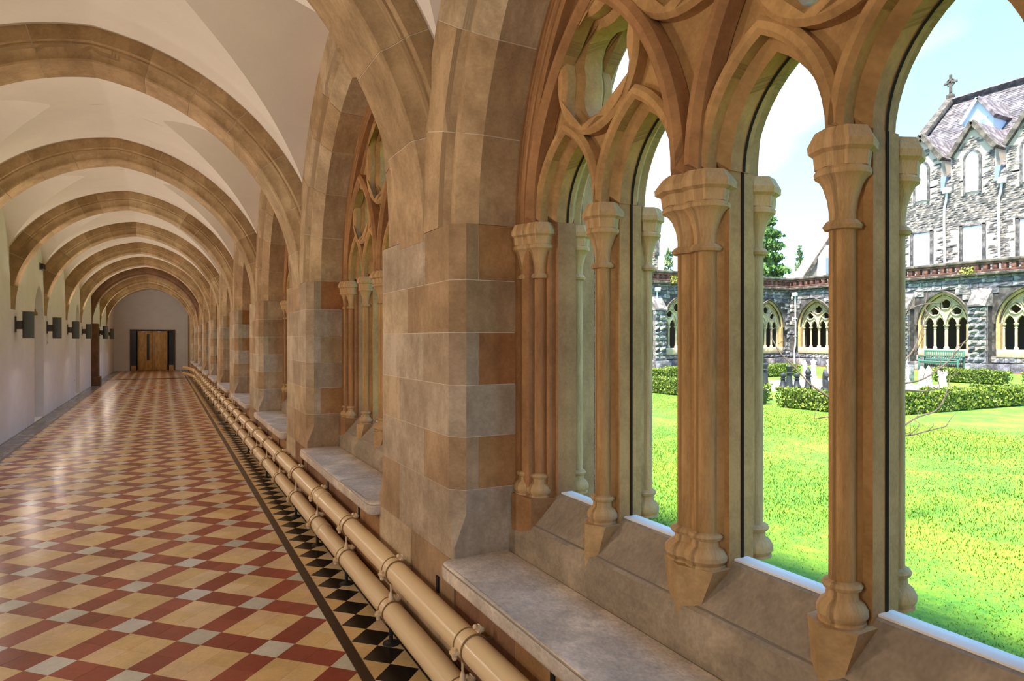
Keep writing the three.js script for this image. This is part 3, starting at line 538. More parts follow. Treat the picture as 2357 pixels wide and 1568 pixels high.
// ------------------------------------------------------------------ heating pipes along the window wall
{
  const PX = 1.034, YU = .397, YL = .171, R = .0545, d0 = BACK + .3, d1 = 26.6;
  const cyl = (r, len, x, y, d, seg = 20) => new THREE.CylinderGeometry(r, r, len, seg).rotateX(Math.PI / 2).translate(x, y, -d);
  for (const upper of [1, 0]) {
    const y = upper ? YU : YL, o = thing('heating_pipe', upper ? 'upper cream painted heating pipe with clamp collars along the window wall' : 'lower cream painted heating pipe on short floor stands', 'pipe', [PX, 0, 0], 0, 'heating pipes');
    const cuts = [d0]; for (let d = d0 + 3.9; d < d1; d += 3.6) cuts.push(d); cuts.push(d1);
    for (let i = 0; i + 1 < cuts.length; i++) part(o, 'pipe_length', fin(cyl(R, cuts[i + 1] - cuts[i], 0, y, (cuts[i] + cuts[i + 1]) / 2, 28), .9), M.pipe);
    for (const d of cuts.slice(1, -1)) part(o, 'pipe_socket', fin(cyl(R + .005, .16, 0, y, d + .4, 28), .6), M.pipe);
    const tor = (dz) => new THREE.TorusGeometry(R + .0035, .0038, 6, 28).translate(0, y, dz);
    const band = merged([fin(cyl(R + .0028, .064, 0, y, 0, 28), .6)]), ringA = fin(tor(-.034), 1), ringB = fin(tor(.034), 1);
    const lug = (ang) => { const cx = Math.cos(ang), sy = Math.sin(ang), g = new THREE.BoxGeometry(.03, .012, .03); g.translate(R + .014, 0, 0); const n = new THREE.CylinderGeometry(.011, .011, .034, 6); n.translate(R + .016, 0, 0); const h = new THREE.SphereGeometry(.011, 8, 6).translate(R + .016, .02, 0); const m = merged([fin(g, .4), fin(n, .4), fin(h, 1)]); m.rotateZ(ang); m.translate(0, y, 0); return m; };
    const l1 = lug(Math.PI * 1.04), l2 = lug(Math.PI * .33);
    const rod = merged([fin(new THREE.CylinderGeometry(.0055, .0055, YU - YL - 2 * R - .02, 8).translate(0, (YU + YL) / 2, 0), 1), fin(new THREE.CylinderGeometry(.007, .018, .045, 10).translate(0, YL + R + .018, 0), 1), fin(new THREE.CylinderGeometry(.014, .008, .02, 10).translate(0, YU - R - .008, 0), 1)]);
    const stand = merged([fin(new THREE.CylinderGeometry(.011, .011, YL - R, 10).translate(0, (YL - R) / 2, 0), 1), lathe([[0, .014], [.018, .014], [.026, .008], [.042, .006], [.044, 0]], 20)]);
    const hook = fin(new THREE.CylinderGeometry(.006, .006, .1, 8).rotateZ(Math.PI / 2).translate(R + .045, YU + .015, 0), 1);
    for (let d = 2.28 - .91 * 10, k = -10; d < d1 - .2; d += .91, k++) {
      if (d < d0 + .1) continue;
      const dd = d + (upper ? 0 : .06) + (hash3(k, 3, upper) - .5) * .05;
      const c = part(o, 'clamp_band', band, M.pipe); c.position.z = -dd; part(c, 'clamp_ring', ringA, M.pipe_line); part(c, 'clamp_ring', ringB, M.pipe_line); part(c, 'clamp_bolt', l1, M.pipe); part(c, 'clamp_bolt', l2, M.pipe);
      if (!upper) { part(c, 'hanger_rod', rod, M.pipe); if (k % 2 === 0 || k < 4) { const s = part(o, 'floor_stand', stand, M.iron); s.position.z = -dd; } } else part(c, 'wall_hook', hook, M.pipe_line);
    }
    part(o, 'pipe_elbow', tube([[0, y, -d1], [0, y, -d1 - .12], [-.05, y + .03, -d1 - .22], [-.2, y + .09, -d1 - .26], [-.42, y + .14, -d1 - .26]], R, 18, 18), M.pipe);
  }
}

// ------------------------------------------------------------------ wall lights
{
  mat('sconce', '#5d625f', { rough: .45, metal: .2 }); mat('sconce_arm', '#4c4a48', { rough: .5 });
  mat('lamp_glow', '#5d605c', { emissive: new THREE.Color('#ffe9cf'), emissiveIntensity: .02, rough: .6 });
  const words = { 4: 'nearest grey cylinder wall light by the left edge', 5: 'second grey cylinder wall light, past the nearer door recess', 6: 'third grey cylinder wall light along the left wall', 7: 'fourth grey cylinder wall light along the left wall', 8: 'wall light on the dark arch pier', 9: 'small dark wall light just past the dark arch', 10: 'farthest wall light near the oak doors' };
  const shade = lathe([[.074, 0], [.08, 0], [.08, .44], [.074, .44], [.074, 0]], 28), disc = new THREE.CylinderGeometry(.074, .074, .006, 24);
  for (const n of [0, 1, 2, 3, 4, 5, 6, 7, 8, 9, 10]) {
    const x = n === 8 ? XL + .2 : XL, o = thing('wall_light', words[n] ?? ['wall light on the left wall level with the viewpoint', 'wall light opposite the nearest broad pillar', 'wall light opposite the second pillar', 'wall light opposite the third pillar'][n], 'wall light', [x, 1.585, -pillarD(n) - .17], 0, words[n] ? 'wall lights on the left wall' : 'wall lights outside the view');
    part(o, 'wall_plate', box(0, .012, .1, .36, -.05, .05, .004), M.sconce_arm);
    part(o, 'arm', box(.01, .1, .15, .29, -.035, .035, .005), M.sconce_arm);
    const sh = part(o, 'lamp_shade', shade, M.sconce); sh.position.x = .175;
    for (const [y, up] of [[.44, 1], [0, -1]]) {   // frosted lens in each mouth; fill light added beyond it, tilted into the corridor
      const gl = part(sh, 'lamp_lens', disc, M.lamp_glow); gl.position.set(0, y - up * .012, 0);
      const l = new THREE.RectAreaLight(0xffeede, up > 0 ? 320 : 90, .1, .1), dir = new THREE.Vector3(Math.sin(1.1), up * Math.cos(1.1), 0); l.position.set(.205, y + up * .055, 0).addScaledVector(dir, .006);
      l.lookAt(l.position.clone().addScaledVector(dir, 1)); l.name = 'fill_light'; o.add(l);
    }
  }
}

// ------------------------------------------------------------------ garth: lawn, paving, grass
const GY = .12, XO = 31.7, DE = 25.5;
mat('lawn', '#698a1f', { map: T.grass, rough: .95 }); mat('soil_path', '#8f8a78', { map: T.rough, rough: .95 }); mat('soil', '#6b4a36', { map: T.rough, rough: .95 });
{
  const g = thing('ground', 'bright green lawn of the cloister garth', 'lawn', [0, 0, 0], 0, null, 'structure');
  const geo = new THREE.PlaneGeometry(70, 80, 70, 80).rotateX(-Math.PI / 2).translate(36.9, GY, -24), p = geo.attributes.position;
  for (let i = 0; i < p.count; i++) p.setY(i, GY + (noise3(p.getX(i) * .4, 1, p.getZ(i) * .4) - .5) * .05);
  part(g, 'turf', fin(geo, 2, .35), M.lawn);
  part(g, 'flower_bed', prism([[30.7, -5], [31.6, -5], [31.6, 25.4], [30.7, 25.4]], GY - .05, GY + .03), M.soil);
  part(g, 'flower_bed', prism([[2.2, 24.6], [31.6, 24.6], [31.6, 25.4], [2.2, 25.4]], GY - .05, GY + .03), M.soil);
  part(g, 'outer_ground', box(-60, 140, -.3, -.25, 60, -160), M.soil_path);
  // blades of grass on the near lawn, too many to count
  const blade = new THREE.BufferGeometry(); blade.setAttribute('position', new THREE.Float32BufferAttribute([-.004, 0, 0, .004, 0, 0, .002, .03, .006, -.003, .03, .006, .0, .055, .02], 3)); blade.setIndex([0, 1, 2, 0, 2, 3, 3, 2, 4]); blade.computeVertexNormals();
  mat('grass_blade', '#ffffff', { rough: .9 });
  const N = 320000, im = new THREE.InstancedMesh(blade, M.grass_blade, N), r = rng(9), q = new THREE.Quaternion(), m4 = new THREE.Matrix4(), v = new THREE.Vector3(), s = new THREE.Vector3(), col = new THREE.Color(), eu = new THREE.Euler();
  for (let i = 0; i < N; i++) {
    const a = Math.pow(r(), 1.3), x = 2.0 + a * 11, d = lerp(-1.0, 4 + x * .95, r());
    eu.set((r() - .5) * .5, r() * 6.283, (r() - .5) * .5); q.setFromEuler(eu); const k = (.45 + r() * .4) * (1 + x * .03); s.set(k * (.8 + x * .05), k * .55, k);
    m4.compose(v.set(x, GY - .01, -d), q, s); im.setMatrixAt(i, m4);
    const n = noise3(x * 1.3, 5, d * 1.3) * .6 + r() * .4; col.setRGB(lerp(.08, .165, n), lerp(.17, .24, n), lerp(.006, .016, n)); im.setColorAt(i, col);
  }
  im.name = 'grass_blades'; im.userData.kind = 'stuff'; im.receiveShadow = true; im.castShadow = true; g.add(im);
}

// leafy masses --------------------------------------------------------------
const leafGeo = new THREE.BufferGeometry(); leafGeo.setAttribute('position', new THREE.Float32BufferAttribute([0, 0, 0, .5, .35, .08, 0, 1, 0, -.5, .35, .08], 3)); leafGeo.setIndex([0, 1, 2, 0, 2, 3]); leafGeo.computeVertexNormals();
mat('leaf', '#ffffff', { rough: .75 });
function leaves(parent, name, count, seed, place, size, c0, c1) { // place(r) -> [x, y, z, tone 0..1]
  const im = new THREE.InstancedMesh(leafGeo, M.leaf, count), r = rng(seed), q = new THREE.Quaternion(), eu = new THREE.Euler(), m4 = new THREE.Matrix4(), v = new THREE.Vector3(), s = new THREE.Vector3(), col = new THREE.Color();
  for (let i = 0; i < count; i++) { const [x, y, z] = place(r); eu.set((r() - .5) * 2.2, r() * 6.283, (r() - .5) * 2.2); q.setFromEuler(eu); const k = size * (.6 + r() * .8); s.set(k, k, k); m4.compose(v.set(x, y, z), q, s); im.setMatrixAt(i, m4); const t = r(); col.setRGB(lerp(c0[0], c1[0], t), lerp(c0[1], c1[1], t), lerp(c0[2], c1[2], t)); im.setColorAt(i, col); }
  im.name = name; im.userData.kind = 'stuff'; im.castShadow = im.receiveShadow = true; parent.add(im); return im;
}
{
  mat('hedge_core', '#39451a', { rough: 1 });
  const hedges = [ // [x0, d0, x1, d1, label]
    [11.7, 7.45, 11.7, 9.6, 'clipped low box hedge at the near corner of the chess lawn'], [11.7, 10.0, 11.7, 14.4, 'clipped low hedge on the near side, left of the corner stretch'],
    [12.0, 7.45, 16.9, 7.45, 'clipped low hedge running away to the right in front of the white chessmen'],
    [13.2, 17.5, 17.2, 17.5, 'far low hedge on the left behind the chess lawn'], [17.7, 17.5, 22.2, 17.5, 'far low hedge behind the dark chessmen'], [23.5, 10.7, 23.5, 13.0, 'low hedge in front of the green bench'], [23.5, 7.6, 23.5, 10.3, 'low hedge cut off by the right edge of the view'], [23.5, 14.0, 23.5, 17.0, 'low hedge on the far side behind the white chessmen'],
  ];
  hedges.forEach(([x0, d0, x1, d1, lb], i) => {
    const L = Math.hypot(x1 - x0, d1 - d0), h = thing('box_hedge', lb, 'hedge', [(x0 + x1) / 2, GY, -(d0 + d1) / 2], Math.atan2(d1 - d0, x1 - x0), 'low hedges around the chess lawn');
    const n = Math.round(L * 2600), ht = .42, w = .34;
    part(h, 'hedge_core', box(-L / 2 + .06, L / 2 - .06, 0, ht - .06, -w / 2 + .06, w / 2 - .06, .05), M.hedge_core);
    leaves(h, 'foliage', n, 500 + i, (r) => { const x = (r() - .5) * L, f = r(), wob = noise3(x * 2.3, i, 4) * .1 - .05; return f < .45 ? [x, ht + wob - r() * .06, (r() - .5) * w] : [x, .03 + r() * (ht + wob), (r() < .5 ? -1 : 1) * (w / 2 - r() * .05 + noise3(x * 3, r() * 2, 7) * .06)]; }, .042, [.035, .07, .006], [.2, .27, .02]);
  });
}

// chess board and giant chessmen --------------------------------------------
{
  mat('slab_white', '#d9d6d0', { map: T.rough, rough: .9 }); mat('slab_grey', '#a9a6a0', { map: T.rough, rough: .9 });
  const bd = thing('chess_board', 'paved giant chess board of pale slabs in the lawn', 'paving', [17.9, GY + .01, -12.6]);
  for (let i = 0; i < 8; i++) for (let j = 0; j < 8; j++) part(bd, 'paving_slab', prism([[i * .74 - 2.96, j * .74 - 2.96], [i * .74 - 2.23, j * .74 - 2.96], [i * .74 - 2.23, j * .74 - 2.23], [i * .74 - 2.96, j * .74 - 2.23]], -.03, .02), (i + j) % 2 ? M.slab_white : M.slab_grey);
  mat('chess_black', '#1d2024', { rough: .5 }); mat('chess_white', '#efece6', { rough: .5 });
  const foot = [[0, 0], [.17, 0], [.17, .04], [.15, .06], [.12, .075], [.11, .11]];
  const P = {
    pawn: lathe([...foot, [.075, .17], [.06, .3], [.085, .32], [.085, .335], [.05, .345], [.075, .38], [.08, .41], [.07, .45], [.04, .475], [0, .48]], 20),
    bishop: lathe([...foot, [.08, .18], [.06, .4], [.095, .42], [.095, .44], [.055, .45], [.08, .5], [.075, .56], [.03, .63], [.02, .64], [.028, .66], [0, .68]], 20),
    queen: lathe([...foot, [.09, .2], [.065, .48], [.1, .5], [.1, .52], [.06, .54], [.09, .64], [.11, .68], [.08, .67], [.05, .7], [.03, .72], [0, .74]], 20),
    king: merged([lathe([...foot, [.09, .2], [.068, .5], [.105, .52], [.105, .54], [.065, .56], [.1, .67], [.1, .69], [.05, .72], [0, .73]], 20), box(-.016, .016, .72, .84, -.016, .016), box(-.05, .05, .765, .797, -.016, .016)]),
    rook: merged([lathe([...foot, [.1, .18], [.085, .38], [.115, .41], [.115, .5], [.085, .5], [.085, .46], [0, .46]], 20), ...[0, 1, 2, 3].map((k) => box(.07, .115, .5, .54, -.03, .03).rotateY(k * Math.PI / 2))]),
    knight: merged([lathe([...foot, [.1, .14], [0, .15]], 20), plateXY([[-.1, .12], [.1, .12], [.11, .25], [.07, .36], [.12, .44], [.1, .5], [.02, .56], [-.02, .62], [-.05, .56], [-.11, .48], [-.13, .3]].map(([x, y]) => [-x, y]), [], -.05, .05, .015)]),
  };
  const men = [['king', 15.479, 13.282, 0, 'tall dark chess king, tallest of the dark pieces'], ['bishop', 15.0, 13.43, 0, 'dark chess bishop farthest left by the stone mullion'], ['rook', 15.35, 13.75, 0, 'dark chess rook second from the left'], ['pawn', 15.17, 12.4, 0, 'dark chess pawn right of the dark king'], ['queen', 14.96, 12.03, 0, 'dark chess queen in the middle of the dark row'], ['pawn', 15.42, 12.15, 0, 'dark chess pawn right of the dark queen'], ['bishop', 15.3, 11.7, 0, 'dark chess bishop between a pawn and the knight'], ['knight', 15.6, 11.4, 0, 'dark chess knight at the right end of the dark row'],
    ['bishop', 19.83, 15.3, 1, 'white chess bishop behind the dark pawns'], ['queen', 19.62, 14.8, 1, 'white chess queen behind the dark knight'], ['king', 20.1, 14.54, 1, 'white chess king partly behind the stone mullion'], ['queen', 20.5, 12.46, 1, 'tall white chess piece left of the hedge twigs'], ['pawn', 20.9, 12.4, 1, 'white chess pawn beside the tall white piece'], ['pawn', 18.56, 11.5, 1, 'white chess pawn at the mullion edge'], ['knight', 20.0, 11.38, 1, 'white chess knight in the middle of the white row'], ['bishop', 19.05, 10.67, 1, 'white chess bishop near the white rook'], ['rook', 19.29, 10.43, 1, 'white chess rook at the right end of the board']];
  for (const [k, x, d, w, lb] of men) { const o = new THREE.Mesh(P[k], w ? M.chess_white : M.chess_black); o.name = numbered('chess_' + k); o.position.set(x, GY + .03, -d); o.rotation.y = hash3(x * 100, d * 100, 1) * 3; o.castShadow = o.receiveShadow = true; scene.add(top(o, lb, 'chess piece', w ? 'white chessmen' : 'dark chessmen')); }
  const bin = thing('small_post', 'small grey box with a dark panel on the far lawn', 'box', [23.0, GY, -13.6]); part(bin, 'post_body', box(-.15, .15, 0, .55, -.15, .15, .01), M.slab_white); part(bin, 'post_panel', box(-.16, -.15, .12, .45, -.08, .08), M.iron);
}

// bare shrub outside the window ----------------------------------------------
{
  mat('bark', '#4d4036', { rough: .9 });
  const sh = thing('bare_shrub', 'bare leafless shrub with thin twigs just outside the near window', 'shrub', [4.7, GY, -3.156]);
  const O = (p) => [p[0] - 4.7, p[1] - GY, p[2] + 3.156];
  part(sh, 'stem', tube([[0, 0, 0], [.02, .2, .02], [-.01, .45, 0], [.03, .8, -.02], [0, 1.2, .02], [.03, 1.45, 0]], .016, 14, 7, .008), M.bark);
  const br = [
    [[4.70, .60, -3.16], [4.915, .825, -3.041], [5.075, .884, -3.046], [5.261, .95, -3.037], [5.48, .996, -3.011], [5.624, 1.089, -3.025], [5.734, 1.179, -3.057]], [[4.70, .62, -3.15], [4.915, .831, -3.041], [5.122, .819, -3.021], [5.339, .845, -2.996], [5.549, .868, -2.974]],
    [[4.70, .95, -3.16], [4.911, 1.165, -3.043], [5.075, 1.218, -3.046], [5.3, 1.251, -3.016], [5.51, 1.341, -2.995], [5.684, 1.428, -2.993], [5.86, 1.558, -2.989]], [[4.71, 1.0, -3.15], [4.911, 1.33, -3.043], [5.084, 1.391, -3.041], [5.242, 1.498, -3.047], [5.382, 1.664, -3.063], [5.514, 1.756, -3.083]],
    [[4.71, 1.4, -3.15], [4.906, 1.697, -3.046], [5.084, 1.769, -3.041], [5.222, 1.816, -3.058], [5.402, 1.853, -3.053], [5.594, 1.869, -3.041]], [[4.911, 1.165, -3.043], [5.113, 1.17, -3.026], [5.319, 1.158, -3.006], [5.505, 1.185, -2.997]],
    [[4.70, .9, -3.16], [4.515, 1.116, -3.255], [4.45, 1.215, -3.38], [4.416, 1.338, -3.489], [4.369, 1.465, -3.605], [4.382, 1.575, -3.689]], [[4.7, .86, -3.16], [4.515, .972, -3.255], [4.476, .948, -3.367]],
  ];
  const r = rng(61);
  br.forEach((b, k) => {
    const o = part(sh, 'branch', tube(b.map(O), .0105, 18, 6, .004), M.bark);
    for (let i = 2; i < b.length; i++) { const p = O(b[i]), s = .06 + r() * .07; part(o, 'twig', tube([p, [p[0] + s * .4, p[1] + s * .7 * (r() < .7 ? 1 : -1), p[2] + (r() - .5) * s], [p[0] + s * .7, p[1] + s, p[2] + (r() - .5) * s]], .0042, 5, 5, .002), M.bark); }
  });
}

// ------------------------------------------------------------------ cloister ranges round the garth
mat('wall_rubble_a', '#9a9ba1', { map: T.rough, bump: T.stoneB, bumpScale: .02, rough: .95 }); mat('wall_rubble_b', '#7d7e87', { map: T.rough, bump: T.stoneB, bumpScale: .02, rough: .95 }); mat('wall_rubble_c', '#bfbcb8', { map: T.rough, bump: T.stoneB, bumpScale: .02, rough: .95 }); mat('wall_rubble_d', '#a7a19c', { map: T.rough, bump: T.stoneB, bumpScale: .02, rough: .95 });
mat('rubble_mortar', '#5b5854', { map: T.rough, rough: .95 }); mat('dressed', '#c9aa74', { map: T.worn, rough: .9 }); mat('dressed_pale', '#d8c7a6', { map: T.worn, rough: .9 }); mat('red_parapet', '#8a5a4b', { map: T.rough, rough: .95 }); mat('coping', '#6d665c', { map: T.rough, rough: .95 }); mat('grey_in', '#5a5850', { rough: .9 }); mat('pipe_pale', '#c9ccd2', { rough: .5 });
const RUB = [M.wall_rubble_a, M.wall_rubble_b, M.wall_rubble_c, M.wall_rubble_d];
const rubGeo = [0, 1, 2, 3].map((v) => { const g = new THREE.BoxGeometry(1, 1, 1, 2, 2, 1), p = g.attributes.position; for (let i = 0; i < p.count; i++) { const x = p.getX(i), y = p.getY(i), z = p.getZ(i); const edge = Math.abs(x) > .4 || Math.abs(y) > .4; p.setXYZ(i, x + (noise3(x * 3 + v * 7, y * 3, 2) - .5) * .05, y + (noise3(x * 3, y * 3 + v * 5, 9) - .5) * .08, z + (z > 0 ? (edge ? -.25 : .15) + (noise3(x * 5 + v, y * 5, 1) - .5) * .4 : 0)); } return fin(g, .5, .6); });
const WY = 2.25, WHW = 1.0, WR = 1.42, SILL = 1.12;
const farTracery = (() => {
  const lights = [[-.73, .19], [-.26, .19], [.26, .19], [.73, .19]], cs = [[-.49, 2.9, .27, 5], [.49, 2.9, .27, 5], [0, 3.2, .27, 5]];
  const outline = [...archPts(0, WY, WHW, WR, .02, 14), ...lights.flatMap(([c, hw]) => archPts(c, WY, hw, hw * 2, 0, 6).reverse())];
  const plate = (x) => x;
  const mk = (lobes) => plateXY(outline, cs.map(([c, y, r]) => foil(c, y, r * .82, lobes, lobes === 5 ? Math.PI / 2 : 0, 8)), -.30, -.18, .02);
  const ribs = merged([...cs.map(([c, y, r]) => plateXY(circle(c, y, r, 24), [circle(c, y, r * .86, 24)], -.2, -.13, .01)), ...[-.5, .5].map((c) => plateXY([...archPts(c, WY, .5, .98, 0, 10), ...archPts(c, WY, .45, .93, 0, 10).reverse()], [], -.2, -.12, .01))]);
  return { five: mk(5), four: mk(4), ribs };
})();
const farShaft = merged([lathe([[.055, SILL], [.055, 2.05]], 10, 0, 0, -.24), lathe([[.055, 2.05], [.07, 2.06], [.055, 2.08], [.06, 2.14], [.1, 2.2], [.1, WY]], 10, 0, 0, -.24), lathe([[.09, SILL], [.09, SILL + .06], [.06, SILL + .12]], 10, 0, 0, -.24)]);
function farRange(o, wins, u0, u1, vis, butts, seed) {
  const r = rng(seed), holes = wins.map((c) => [[c - WHW, SILL], [c + WHW, SILL], ...archPts(c, WY, WHW, WR, 0, 12)]);
  part(o, 'wall_backing', plateXY([[u0, 0], [u1, 0], [u1, 4.42], [u0, 4.42]], holes, -.5, 0), M.rubble_mortar);
  // coursed rubble: single stones where they can be told apart, one layer beyond
  const restBy = new Map(); let made = 0;
  const blocked = (a, b, y0, y1) => wins.some((c) => { for (const x of [a, b, (a + b) / 2]) for (const y of [y0, y1]) { const dx = Math.abs(x - c), hwid = WHW + .17; if (y > SILL - .16 && y < WY && dx < hwid) return true; if (y >= WY) { const e = WR - WHW, q = Math.hypot(dx + e, y - WY); if (q < WR + .17) return true; } } return false; }) || butts.some((c) => Math.abs((a + b) / 2 - c) < .36 && y0 < 3.4);
  const list = [];
  for (let y = .55, k = 0; y < 4.3; k++) { const h = Math.min(.17 + r() * .12, 4.36 - y); let x = u0 + r() * .3; while (x < u1) { const w = .28 + r() * .45; if (!blocked(x, x + w, y, y + h)) list.push([x + w / 2, y + h / 2, w, h]); x += w; } y += h; }
  list.sort((a, b) => Math.abs(a[0] - vis) - Math.abs(b[0] - vis));
  for (const [x, y, w, h] of list) {
    const m = pick(RUB, r), g = rubGeo[Math.floor(r() * 4)], dep = .06 + r() * .03;
    if (made < 290) { const b = part(o, 'rubble_stone', g, m); b.scale.set(w - .012, h - .012, dep); b.position.set(x, y, .01); made++; }
    else { const c = g.clone(); c.scale(w - .012, h - .012, dep); c.translate(x, y, .01); if (!restBy.has(m)) restBy.set(m, []); restBy.get(m).push(c); }
  }
  if (restBy.size) stuffPart(o, 'distant_rubble', restBy);
  // plinth course
  for (let x = u0, k = 0; x < u1; k++) { const w = .8 + r() * .4; part(o, 'plinth_stone', box(x + .006, Math.min(x + w, u1) - .006, 0, .5 + .02 * (k % 2), -.1, .1, .02), pick([M.wall_rubble_a, M.wall_rubble_b, M.wall_rubble_d], r)); x += w; }
  wins.forEach((c, i) => {
    const w = part(o, 'tracery_window', i % 2 ? farTracery.four : farTracery.five, M.dressed_pale); w.position.x = c;
    part(w, 'tracery_ribs', farTracery.ribs, M.dressed_pale);
    for (const u of [-.97, -.5, 0, .5, .97]) { const s = part(w, 'mullion', farShaft, M.dressed_pale); s.position.x = u; if (!u) s.scale.x = 1.35; }
    part(w, 'window_surround', merged([archSweep((u, v, z) => [u, v, z], 0, WY, WHW, WR, [[.14, .03], [.05, .03], [.03, 0], [-.01, -.1], [-.02, -.2]], 12), ...[-1, 1].map((s) => box(s * (WHW - .02), s * (WHW + .14), SILL, WY, -.2, .03))]), M.dressed);
    part(w, 'hood_mould', archSweep((u, v, z) => [u, v, z], 0, WY, WHW, WR, [[.135, .02], [.135, .12], [.19, .13], [.21, .02]], 12), M.coping);
    part(w, 'window_sill', box(-WHW - .12, WHW + .12, SILL - .34, SILL, -.3, .06, .02), M.dressed_pale);
  });
  butts.forEach((c) => {
    const b = part(o, 'buttress', box(c - .34, c + .34, 0, 3.0, -.05, .5), M.rubble_mortar);
    for (let y = 0, k = 0; y < 2.95; k++) { const h = .22 + r() * .06, sp = k % 2 ? .1 : -.08; for (const [a, e] of [[c - .36, c + sp - .005], [c + sp + .005, c + .36]]) { const q = part(b, 'buttress_stone', rubGeo[k % 4], pick(RUB, r)); q.scale.set(e - a, h - .012, .2); q.position.set((a + e) / 2, y + h / 2, .46); } y += h; }
    part(b, 'buttress_base', box(c - .42, c + .42, 0, .5, -.05, .66, .02), M.wall_rubble_a);
    const sl = new THREE.ExtrudeGeometry(shapeOf([[0, 3.0], [.58, 3.0], [.58, 3.08], [.05, 3.75], [0, 3.75]]), { depth: .74, bevelEnabled: false }); sl.rotateY(-Math.PI / 2); sl.translate(c + .37, 0, 0); part(b, 'weathering', fin(sl, .3), M.wall_rubble_d);
  });
  // cornice, pierced parapet, coping
  for (let x = u0; x < u1; x += 1.1) part(o, 'cornice_stone', plateXY([[x + .004, 4.36], [Math.min(x + 1.096, u1), 4.36], [Math.min(x + 1.096, u1), 4.5], [x + .004, 4.5]], [], -.1, .2, .03), M.coping);
  for (let x = u0; x < u1; x += .36) { part(o, 'parapet_block', box(x + .01, x + .19, 4.6, 4.84, -.12, .12, .012), M.red_parapet); }
  for (let x = u0; x < u1; x += 1.44) { part(o, 'parapet_rail', box(x + .004, Math.min(x + 1.436, u1), 4.5, 4.6, -.13, .14, .01), M.red_parapet); part(o, 'parapet_rail', box(x + .004, Math.min(x + 1.436, u1), 4.84, 4.92, -.13, .14, .01), M.red_parapet); part(o, 'coping_stone', box(x + .004, Math.min(x + 1.436, u1), 4.92, 5.05, -.18, .19, .03), M.coping); }
  // corridor behind the windows
  part(o, 'inner_corridor', merged([box(u0 - 3, u1 + 3, 0, 4.3, -3.4, -3.5), box(u0, u1, -.1, 0, -3.5, 0), box(u0 - 3, u1 + 3, 4.25, 4.42, -3.6, -.4)]), M.grey_in);
}
{
  const W1 = [1.76, 5.06, 8.4, 11.7, 15.0, 18.3, 21.6, 24.9];
  const a = thing('cloister_range', 'grey rubble cloister range across the lawn with the green bench before it', 'building', [XO, 0, -DE], -Math.PI / 2);
  farRange(a, W1, 0, 28, 6, [3.41, 6.73, 10.05, 13.35, 16.65, 19.95, 23.25], 900);
  const W2 = [-1.7, -5.0, -8.3, -11.6, -14.9, -18.2];
  const b = thing('cloister_range', 'grey rubble cloister range closing the far left end of the lawn', 'building', [XO, 0, -DE], 0);
  farRange(b, W2, -20, 0, -5, [-3.35, -6.65, -9.95, -13.25, -16.55], 901);
  // rainwater pipes
  const rp = (lb, x, d, y1, turn, off = 0) => { const o = thing('drainpipe', lb, 'drainpipe', [x, GY, -d], turn); part(o, 'pipe_run', tube([[0, 0, .1], [0, .9, .1], [.04, 1.05, .1], [.04, y1 - .1, .1]], .045, 14, 10), M.pipe_pale); part(o, 'hopper', box(-.1, .18, y1 - .1, y1 + .1, -.0, .22, .02), M.pipe_pale); for (const y of [1.6, 2.6]) part(o, 'pipe_bracket', box(-.04, .12, y, y + .05, 0, .16, .005), M.pipe_pale); };
  rp('pale drainpipe in the corner of the far cloister ranges', XO, DE - .45, 4.0, -Math.PI / 2); rp('pale drainpipe on the far left cloister range', 21.8, DE, 3.95, 0);
  // ivy tufts on the cornices
  [[XO - .1, 4.5, -16.0, 'tuft of weeds on the cornice above the bench'], [XO - .1, 4.5, -19.4, 'tuft of weeds on the cornice left of the bench window'], [26.2, 4.5, -DE + .1, 'tuft of weeds on the far left cornice'], [22.9, 4.5, -DE + .1, 'tuft of weeds on the far left cornice by the drainpipe']].forEach(([x, y, z, lb], i) => { const o = thing('weed_tuft', lb, 'weeds', [x, y, z]); leaves(o, 'foliage', 160, 700 + i, (r) => [(r() - .5) * .5, -.1 + r() * .35, (r() - .5) * .5], .1, [.15, .16, .02], [.4, .36, .08]); });
  // green garden bench
  mat('bench_green', '#3f6a5e', { rough: .6 });
  const be = thing('garden_bench', 'green slatted wooden garden bench under the far window', 'bench', [XO - .45, GY, -16.95], -Math.PI / 2);
  for (const s of [-1, 1]) { for (const z of [-.22, .26]) part(be, 'leg', box(s * .84 - .035, s * .84 + .035, 0, z < 0 ? .95 : .62, z - .03, z + .03, .006), M.bench_green); part(be, 'armrest', box(s * .84 - .045, s * .84 + .045, .62, .66, -.22, .32, .008), M.bench_green); }
  for (let k = 0; k < 5; k++) part(be, 'seat_slat', box(-.82, .82, .42, .45, -.18 + k * .1, -.1 + k * .1, .004), M.bench_green);
  part(be, 'seat_rail', box(-.82, .82, .34, .42, .25, .28, .004), M.bench_green); part(be, 'back_rail', box(-.82, .82, .86, .95, -.25, -.21, .006), M.bench_green); part(be, 'back_rail', box(-.82, .82, .5, .55, -.24, -.21, .006), M.bench_green);
  for (let k = 0; k < 17; k++) part(be, 'back_slat', box(-.78 + k * .096, -.735 + k * .096, .55, .86, -.24, -.215, .003), M.bench_green);
}

